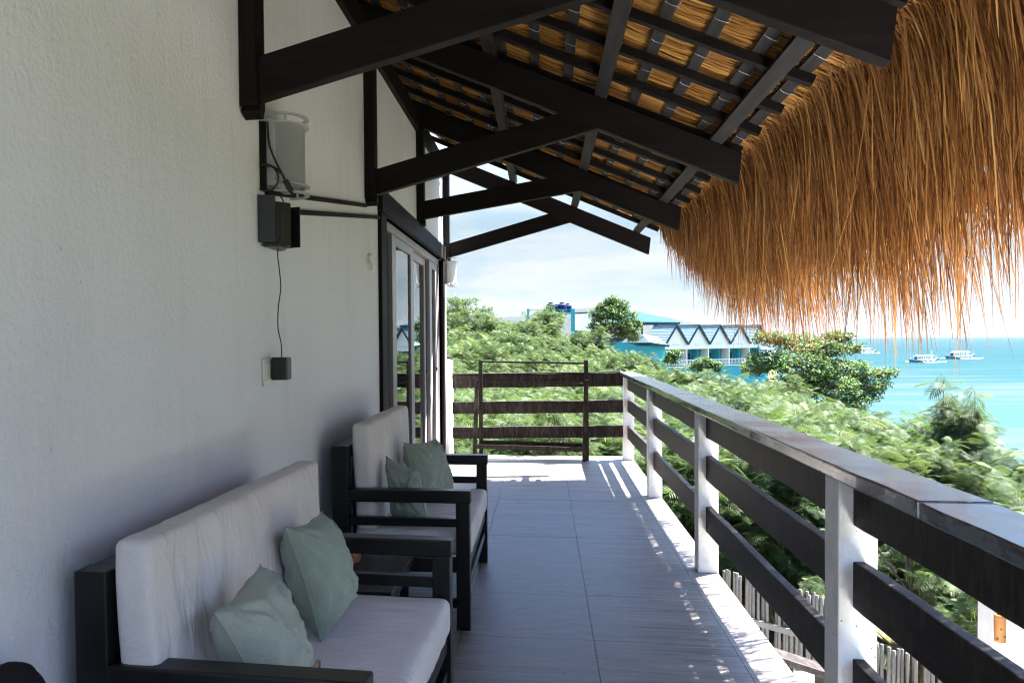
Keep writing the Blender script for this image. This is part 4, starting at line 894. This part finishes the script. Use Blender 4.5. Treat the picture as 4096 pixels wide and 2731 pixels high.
def broad_tree(base, top, lobes, ln, ncl, nleaf, label, name, seed, tr=.16):
    """lobes: (dx, dy, z, rx, ry, rz) leaf clouds; limbs run from the trunk into each"""
    rng = np.random.default_rng(seed); t = thing(name, base, label, 'tree'); q = MB(); b = Vector(base); pos = []
    fork = b.lerp(Vector(top), .45); q.tube([b, b.lerp(fork, .5)+Vector((.1, 0, 0)), fork, Vector(top)], [tr, tr*.8, tr*.65, tr*.15], 8)
    for dx_, dy_, z, rx, ry, rz_ in lobes:
        c_ = Vector((b.x+dx_, b.y+dy_, z)); st = b.lerp(Vector(top), min(.9, max(.25, (z-b.z-.6)/(top[2]-b.z)))); md = st.lerp(c_, .55)+Vector((0, 0, .12*abs(dx_)-.1)); q.tube([st, md, c_], [tr*.42, tr*.26, tr*.07], 6)
        m_ = int(ncl*(rx*ry*rz_)**.55)
        for _ in range(m_):
            d_ = rng.normal(0, 1, 3); d_ /= np.linalg.norm(d_); r_ = rng.uniform(.25, 1)**.5; s_ = np.array([rx, ry, rz_])*(1+.3*noise.noise(Vector((d_*2.2+seed+dx_).tolist()))); pos.append(np.array(c_)+d_*r_*s_)
            if rng.random() < .25: q.tube([c_.lerp(Vector(pos[-1]), .15), Vector(pos[-1])], [tr*.06, tr*.03], 4)
    V, F, T = leaf_clusters(pos, rng, nleaf, ln); link('crown', fastmesh('crown', V-np.array(b), F, attr=T), MT['tali'], t); q.build('trunk', MT['bark'], t, smooth=True)
Y = 46.; S_ = Y/1759
def lob(px, py, wx, wy, Yc, base, dyy=None):
    p = at(px, py, Yc+(dyy or 0)); return (p.x-base[0], p.y-base[1], p.z, wx*Yc/1759, wx*Yc/1759*.8, wy*Yc/1759)
b = at(1865, 1060, Y); b = (b.x, b.y, -9.5); tp = at(1862, 775, Y)
lobes = [lob(*l, Y, b, dd) for *l, dd in ((1772, 778, 42, 18, 0), (1842, 790, 52, 22, 1), (1925, 775, 38, 14, 0), (1955, 800, 30, 12, 1), (1890, 805, 55, 22, -1), (1775, 830, 62, 26, -.5), (1860, 845, 70, 30, -2), (1950, 850, 62, 26, 0), (1735, 845, 36, 20, 1), (2030, 857, 34, 11, .5), (2000, 880, 40, 18, 0), (1905, 890, 70, 26, -1.5), (1820, 890, 60, 28, -1), (1985, 905, 38, 18, .5), (1940, 930, 55, 20, -1), (1880, 945, 55, 22, 0), (1800, 935, 45, 22, .5))]
broad_tree(b, tuple(tp), lobes, .165, 330, 6, 'large dark spreading broad-leaved tree in layers, in front of the sea', 'broad_leaved_tree', 41, .2)
Y = 52.; b = at(1398, 800, Y); b = (b.x, b.y, b.z-2.5); tp = at(1410, 690, Y)
lobes = [lob(*l, Y, b, dd) for *l, dd in ((1407, 692, 18, 12, 0), (1390, 705, 22, 13, .4), (1425, 703, 20, 13, -.3), (1375, 725, 22, 15, 0), (1410, 722, 28, 18, -.6), (1442, 727, 20, 14, .3), (1370, 748, 20, 14, .2), (1400, 750, 26, 14, .6), (1440, 752, 24, 16, -.2), (1462, 745, 12, 10, 0), (1455, 772, 20, 14, .3), (1425, 768, 16, 8, 0), (1375, 765, 18, 10, -.3))]
broad_tree(b, tuple(tp), lobes, .15, 420, 6, 'round-headed dark green tree standing before the teal roofs', 'round_tree', 42, .11)
for (px, py, Y, ls, lab, sd_) in ((1625, 838, 44, ((1620, 835, 26, 14), (1645, 845, 16, 12), (1600, 845, 18, 10)), 'bushy grey-green tree in front of the gabled building, below its balconies', 43), (1548, 818, 40, ((1548, 812, 14, 8), (1540, 826, 18, 10)), 'small bushy tree at the left end of the gabled building', 44), (1075, 695, 34, ((1075, 694, 30, 10), (1040, 692, 20, 9), (1110, 712, 24, 9), (1060, 716, 36, 12)), 'dark bushy tree on top of the slope beside the house wall', 45), (1262, 712, 33, ((1262, 712, 16, 11), (1240, 722, 14, 8), (1285, 722, 16, 9)), 'bushy tree just in front of the blue water tanks', 46)):
    b = at(px, py+40, Y); b = (b.x, b.y, b.z-1.2); tp = at(px, py-4, Y); broad_tree(b, tuple(tp), [lob(*l, Y, b, 0) for l in ls], .085 if sd_ > 44 else .13, 500, 6, lab, 'bushy_tree', sd_, .05)

# ------------------------------------------------------------------ the teal resort
def lf(o_, ex, ey):
    return lambda a, b_, z: (o_[0]+ex[0]*a+ey[0]*b_, o_[1]+ex[1]*a+ey[1]*b_, z)
A0 = at(1526, 792, 128); A1 = at(1741, 790, 143)     # left and right ends of the facade, at the eaves
ex = Vector((A1.x-A0.x, A1.y-A0.y)); LEN = ex.length; ex = ex/LEN; ey = Vector((-ex.y, ex.x))
NB = 4.45; BW = LEN/NB; Q = lf(A0, ex, ey); ZE, ZA = A0.z, at(1550, 747, 129).z; ZG = -11.; ZF = at(1660, 836, 135).z
t = thing('gabled_building', (A0.x, A0.y, ZG), 'long white and teal seaside building with a row of zigzag tiled gables', 'building')
DP = 4.8
def qbox(g_, a0, a1, b0, b1, z0, z1, Qf=None):
    Qf = Qf or Q; k = len(g_.v); g_.v += [Qf(a, b_, z) for z in (z0, z1) for a, b_ in ((a0, b0), (a1, b0), (a1, b1), (a0, b1))]
    g_.f += [tuple(k+i for i in f) for f in ((0, 3, 2, 1), (4, 5, 6, 7), (0, 1, 5, 4), (1, 2, 6, 5), (2, 3, 7, 6), (3, 0, 4, 7))]; return g_
g_ = MB(); qbox(g_, -.3, 5*BW, 1.6, DP, ZG, ZE-.2); g_.build('back_wall', MT['teal'], t)
g_ = MB(); qbox(g_, -.3, 5*BW, 0, .15, ZE-.75, ZE-.02); g_.build('beam', MT['cream'], t)
for k in range(5):
    a, m_, e = k*BW, (k+.5)*BW, (k+1)*BW
    g_ = MB(); n0 = len(g_.v); g_.v += [Q(a, .02, ZE), Q(e, .02, ZE), Q(m_, .02, ZA-.25), Q(a, .15, ZE), Q(e, .15, ZE), Q(m_, .15, ZA-.25)]; g_.f += [(n0, n0+1, n0+2), (n0+5, n0+4, n0+3), (n0, n0+3, n0+4, n0+1), (n0+1, n0+4, n0+5, n0+2), (n0+2, n0+5, n0+3, n0)]; g_.build('gable', MT['cream'], t)
    for s_, lo in ((-1, a), (1, e)):
        g_ = MB(); nrm_z = .12
        rows = 12
        for r_ in range(rows):     # courses of tiles, each lapping the next
            u0, u1 = r_/rows, (r_+1)/rows; p0 = m_+(lo-m_)*u0; p1 = m_+(lo-m_)*u1; z0_, z1_ = ZA+(ZE-ZA)*u0, ZA+(ZE-ZA)*u1
            k0 = len(g_.v); g_.v += [Q(p0, -.28, z0_+.02), Q(p0, DP, z0_+.02), Q(p1, DP, z1_+.09), Q(p1, -.28, z1_+.09), Q(p1, -.28, z1_), Q(p1, DP, z1_), Q(p0, DP, z0_-.05), Q(p0, -.28, z0_-.05)]; g_.f += [tuple(k0+i for i in f) for f in ((0, 1, 2, 3), (3, 2, 5, 4), (4, 5, 6, 7), (7, 6, 1, 0), (0, 3, 4, 7), (1, 6, 5, 2))]
        g_.build('roof', MT['bluetile'], t)
        g_ = MB(); g_.bar(Q(m_, -.30, ZA+.06), Q(lo, -.30, ZE+.05), .12, .34, (0, 0, 1)); g_.build('barge_board', MT['teald'], t)
    g_ = MB(); g_.bar(Q(m_, -.3, ZA+.1), Q(m_, DP, ZA+.1), .2, .12); g_.build('ridge', MT['teald'], t)
    g_ = MB(); qbox(g_, m_-.7, m_+.7, -.12, .02, ZE+.02, ZE+.16); g_.build('ledge', MT['cream'], t)
    g_ = MB(); qbox(g_, a-.09, a+.09, 0, 1.6, ZF-.2, ZE-.75); g_.build('pillar', MT['cream' if k else 'teal'], t)
    g_ = MB(); qbox(g_, m_+.3, m_+.42, .3, 1.6, ZF-.2, ZE-.75); g_.build('partition', MT['teal'], t)
    g_ = MB(); qbox(g_, m_-1., m_-.1, 1.52, 1.598, ZF-.1, ZF+1.9); g_.build('door', MT['teald'], t)
    g_ = MB(); qbox(g_, m_+.7, m_+1.3, 1.54, 1.598, ZF+.9, ZF+1.7); w_ = g_.build('window', MT['cream'], t)
    g_ = MB(); qbox(g_, m_+.78, m_+1.22, 1.50, 1.538, ZF+.98, ZF+1.62); g_.build('pane', MT['dark'], w_)
    g_ = MB(); qbox(g_, a+.09, e-.09, .02, .10, ZF+.75, ZF+.85); qbox(g_, a+.09, e-.09, .02, .10, ZF+.05, ZF+.12)
    for j in range(14): aa = a+.2+j*(BW-.4)/13; qbox(g_, aa-.04, aa+.04, .03, .09, ZF+.12, ZF+.75)
    g_.build('balustrade', MT['cream'], t)
g_ = MB(); qbox(g_, -.3, 5*BW, -.05, 1.6, ZF-.35, ZF-.201); g_.build('balcony_slab', MT['cream'], t)
g_ = MB(); qbox(g_, -.3, 5*BW, .1, 1.6, ZG, ZF-.351); g_.build('lower_wall', MT['teal'], t)
# lower lean-to with hipped roof at the left end
LZ = at(1500, 772, 130).z; g_ = MB(); B0 = at(1470, 800, 131); 
g_ = MB(); k0 = 0; g_.v = [Q(-4.6, -1.2, LZ-1.0), Q(-.35, -1.2, LZ-1.5), Q(-.35, 5, LZ-1.5), Q(-4.6, 5, LZ-1.0), Q(-3.6, 1.2, LZ+.35), Q(-.35, 1.2, LZ-.1), Q(-.35, 4, LZ-.1), Q(-3.6, 4, LZ+.35)]; g_.f = [(0, 1, 5, 4), (1, 2, 6, 5), (2, 3, 7, 6), (3, 0, 4, 7), (4, 5, 6, 7), (0, 3, 2, 1)]; g_.build('roof', MT['bluetile'], t)
g_ = MB(); g_.bar(Q(-4.7, -1.25, LZ-1.1), Q(-.3, -1.25, LZ-1.6), .15, .35); g_.build('fascia', MT['teald'], t)
g_ = MB(); qbox(g_, -3.9, -.4, -.6, 4.5, ZG, LZ-1.62); g_.build('side_wall', MT['teal'], t)
# open pavilion with a teal hipped roof
t = thing('roof_pavilion', tuple(at(1490, 790, 140)), 'open pavilion with a bright teal hipped metal roof behind the round tree', 'pavilion')
c_ = at(1468, 741, 140); Q2 = lf(c_, ex, ey); W2, D2 = 8., 8.; zt = at(1455, 716, 140).z; ze = c_.z
g_ = MB(); a0, a1 = -5.2, 6.; b0, b1 = -4, 5
g_.v = [Q2(a0, b0, ze), Q2(a1, b0, ze), Q2(a1, b1, ze), Q2(a0, b1, ze), Q2(-1.6, .5, zt), Q2(.6, .5, zt)]; g_.f = [(0, 1, 5, 4), (1, 2, 5), (2, 3, 4, 5), (3, 0, 4)]; g_.build('roof', MT['tealroof'], t)
for k in range(22):
    a = a0+.3+k*(a1-a0-.6)/21; g_ = MB(); tp_ = min(1, (a-a0)/(-1.6-a0)) if a < -1.6 else (1 if a < .6 else (a1-a)/(a1-.6)); g_.bar(Q2(a, b0, ze+.03), Q2(a, b0+(.5-b0)*tp_, ze+(zt-ze)*tp_+.03), .07, .06); g_.build('roof_rib', MT['tealroof'], t)
g_ = MB()
for s0, s1 in (((a0, b0), (a1, b0)), ((a1, b0), (a1, b1)), ((a0, b0), (a0, b1))): g_.bar(Q2(*s0, ze-.15), Q2(*s1, ze-.15), .12, .34)
g_.build('fascia', MT['teald'], t)
g_ = MB()
for s0 in ((a0+.5, b0+.5), (a1-.6, b0+.5), (a1-.6, b1-.5), (.5, b0+.5)): g_.bar(Q2(*s0, ze-3.2), Q2(*s0, ze-.3), .28, .28, (0, 1, 0))
g_.build('post', MT['teald'], t)
g_ = MB(); qbox(g_, a0, a1+.5, b0-.2, b1, ze-3.2, ze-2.5, Q2); g_.build('parapet', MT['teald'], t)
g_ = MB(); qbox(g_, a0+.2, a1+.2, b0, b1, ZG, ze-3.21, Q2); g_.build('lower_wall', MT['teal'], t)
# pale corrugated roof
t = thing('metal_roof_house', tuple(at(1340, 770, 112)), 'house with a pale teal corrugated metal roof between water tanks and round tree', 'building')
p0, p1, p2, p3 = at(1312, 758, 108), at(1366, 762, 108), at(1362, 719, 116), at(1316, 721, 116)
g_ = MB(); n_ = 26; rows = []
for v_ in (0, 1):
    rows.append([(p0.lerp(p1, i/(n_*2)) if v_ == 0 else p3.lerp(p2, i/(n_*2)))+Vector((0, 0, .09*(i % 2))) for i in range(n_*2+1)])
g_.grid(rows); g_.build('roof', MT['tealpale'], t)
g_ = MB(); g_.bar(p3+Vector((0, 0, .1)), p2+Vector((0, 0, .1)), .3, .2); g_.bar(p1, p2, .2, .2); g_.build('ridge', MT['tealroof'], t)
g_ = MB(); g_.poly([p0-Vector((0, -.1, .1)), p1-Vector((0, -.1, .1)), (p1.x, p1.y+.1, ZG+4), (p0.x, p0.y+.1, ZG+4)]); g_.poly([p2-Vector((0, .1, .1)), p3-Vector((0, .1, .1)), (p3.x, p3.y-.1, ZG+4), (p2.x, p2.y-.1, ZG+4)]); g_.poly([p1-Vector((.05, 0, .1)), p2-Vector((.05, 0, .1)), (p2.x-.05, p2.y, ZG+4), (p1.x-.05, p1.y, ZG+4)]); g_.build('wall', MT['tealpale'], t)
# water tanks on their teal stand
t = thing('tank_stand', tuple(at(1280, 730, 104)), 'teal steel stand holding the dark blue water tanks', 'stand')
g_ = MB()
for px, dy_ in ((1213, 0), (1263, 0), (1314, 0), (1268, 4), (1318, 4)): p = at(px, 709, 104+dy_); g_.bar((p.x, p.y, p.z-4.5), p, .3, .3, (0, 1, 0))
g_.build('post', MT['teal'], t)
g_ = MB(); pa, pb = at(1213, 711, 104), at(1314, 711, 104); g_.bar(pa, pb, .08, .08); pa, pb = at(1262, 717, 104), at(1314, 717, 104); g_.box((pa.x, 103.8, pa.z-.15), (pb.x, 108, pa.z)); g_.build('deck', MT['teal'], t)
for px, dy_, k_, lab in ((1265, 1., 1., 'dark blue water tank at the left end of the stand'), (1279, 2.8, .82, 'smaller dark blue water tank set back behind the other tanks, left'), (1291, 1., 1., 'largest looking dark blue water tank, in the middle of the stand'), (1304, 2.3, .9, 'dark blue water tank at the right end of the stand, set back')):
    p = at(px, 717, 104+dy_); w_ = thing('water_tank', tuple(p), lab, 'water tank', 'blue water tanks on the teal stand'); r_ = .62*k_; h_ = 1.25*k_
    MB().lathe(p, [(0, .001), (r_*.96, .001), (r_, .1*h_), (r_*.97, .3*h_), (r_, .34*h_), (r_*.97, .55*h_), (r_, .6*h_), (r_*.98, .78*h_), (r_*.6, .92*h_), (r_*.42, .94*h_), (r_*.42, h_), (r_*.5, h_), (r_*.5, 1.05*h_), (0, 1.08*h_)], 18).build('tank_body', MT['tank'], w_, smooth=False)
# ------------------------------------------------------------------ outrigger boats
def boat(px, py, Y, s_, head, label):
    p = at(px, py, Y); p = Vector((p.x*(H-SEA)/(H-p.z) if False else p.x, p.y, SEA)); t = thing('outrigger_boat', tuple(p), label, 'boat', 'white outrigger boats moored on the bay')
    h_ = Vector((math.cos(head), math.sin(head), 0)); sdv = Vector((-h_.y, h_.x, 0)); B = lambda a, b_, z: p+h_*(a*s_)+sdv*(b_*s_)+Vector((0, 0, z*s_))
    g_ = MB(); rows = []
    for a, w_, k_ in ((-7.5, .1, 1.5), (-6, .7, 1.15), (-3, 1.05, .9), (2, 1.05, .9), (5, .7, 1.1), (7.6, .08, 1.8)): rows.append([B(a, -w_, k_), B(a, -w_*.75, -.2), B(a, w_*.75, -.2), B(a, w_, k_)])
    g_.grid(rows); g_.poly(rows[0]); g_.poly(rows[-1][::-1]); g_.build('hull', MT['hull'], t)
    g_ = MB(); g_.grid([[r[0]+Vector((0, 0, .02)), r[3]+Vector((0, 0, .02))] for r in rows]); g_.build('deck', MT['white'], t)
    g_ = MB(); g_.poly([B(-4.2, -1.35, 2.85), B(3.6, -1.35, 2.85), B(3.6, 0, 3.1), B(-4.2, 0, 3.1)]); g_.poly([B(-4.2, 0, 3.1), B(3.6, 0, 3.1), B(3.6, 1.35, 2.85), B(-4.2, 1.35, 2.85)]); g_.poly([B(-4.2, -1.3, 2.75), B(-4.2, 1.3, 2.75), B(3.6, 1.3, 2.75), B(3.6, -1.3, 2.75)])
    for a in (-4.2, 3.6): g_.poly([B(a, -1.35, 2.85), B(a, 0, 3.1), B(a, 1.35, 2.85), B(a, 1.3, 2.75), B(a, -1.3, 2.75)])
    for b_ in (-1, 1): g_.poly([B(-4.2, b_*1.35, 2.85), B(3.6, b_*1.35, 2.85), B(3.6, b_*1.3, 2.75), B(-4.2, b_*1.3, 2.75)])
    g_.build('canopy', MT['white'], t)
    g_ = MB()
    for a in np.linspace(-4, 3.4, 7):
        for b_ in (-1.05, 1.05): g_.bar(B(a, b_, .9), B(a, b_*1.15, 2.8), .1*s_, .1*s_, (1, 0, 0))
    g_.build('canopy_post', MT['white'], t)
    g_ = MB()
    for b_ in (-1, 1): g_.bar(B(-3.6, b_*1.06, 1.2), B(3.0, b_*1.06, 1.2), .06*s_, .6*s_)
    g_.build('cabin_side', MT['white'], t)
    g_ = MB(); g_.bar(B(-4.25, -.6, 1.85), B(-4.25, .6, 1.85), .08*s_, 1.1*s_); g_.build('cabin_front', MT['tank'], t)
    g_ = MB(); g_.bar(B(-4.05, -1.15, 2.1), B(-3.1, -1.15, 2.1), .06*s_, .55*s_); g_.build('red_panel', MT['red'], t)
    for b_ in (-4.6, 4.6): g_ = MB(); g_.tube([B(-5, b_, .4), B(-3, b_, .12), (B(4, b_, .12)), B(7, b_, .35)], .14*s_, 6); g_.build('outrigger', MT['white'], t)
    for a in (-3.2, -.8, 1.6, 4.): g_ = MB(); g_.tube([B(a, -4.6, .25), B(a, -1.2, 1.05), B(a, 1.2, 1.05), B(a, 4.6, .25)], .09*s_, 5); g_.build('cross_beam', MT['white'], t)
    g_ = MB(); g_.tube([B(4.2, 0, 1), B(4.2, 0, 5.4)], [.09*s_, .04*s_], 5); g_.tube([B(-6.8, 0, 1.2), B(-6.8, 0, 3.0)], .05*s_, 5); g_.tube([B(4.2, 0, 3.2), B(7., 0, 2.6)], .04*s_, 4); g_.build('mast', MT['white'], t)
def sea_y(py, px):   # distance at which the sea surface shows at this height in the picture
    d_ = fwd+rt*((px-1019)/1759)-up*((py-824)/1759); return (SEA-H)/d_.z*d_.y
boat(2122, 833, sea_y(832, 2122), 1.2, R(-158)+math.pi, 'nearer white outrigger boat on open water, left of the pair')
boat(2205, 824, sea_y(824, 2205), 1.38, R(-158)+math.pi, 'farther white outrigger boat on open water, right of the pair')
boat(1762, 813, sea_y(811, 1762), 1.3, R(15), 'outrigger boat half hidden behind the left of the dark tree crown')
boat(1985, 813, sea_y(811, 1985), 1.3, R(12), 'outrigger boat peeping out behind the right of the dark tree crown')
# ------------------------------------------------------------------ hazy air round everything
g_ = MB(); g_.box((-2600, -1000, SEA-25), (5300, 6500, 150)); tag(g_.build('haze', MT['haze']), kind='stuff')
SC.cycles.max_bounces = 8; SC.cycles.diffuse_bounces = 4; SC.cycles.glossy_bounces = 3; SC.cycles.transmission_bounces = 4; SC.cycles.transparent_max_bounces = 8; SC.cycles.volume_bounces = 0
SC.cycles.sample_clamp_indirect = 6; SC.cycles.use_denoising = True; SC.cycles.denoising_prefilter = 'ACCURATE'; SC.cycles.filter_width = 1.2
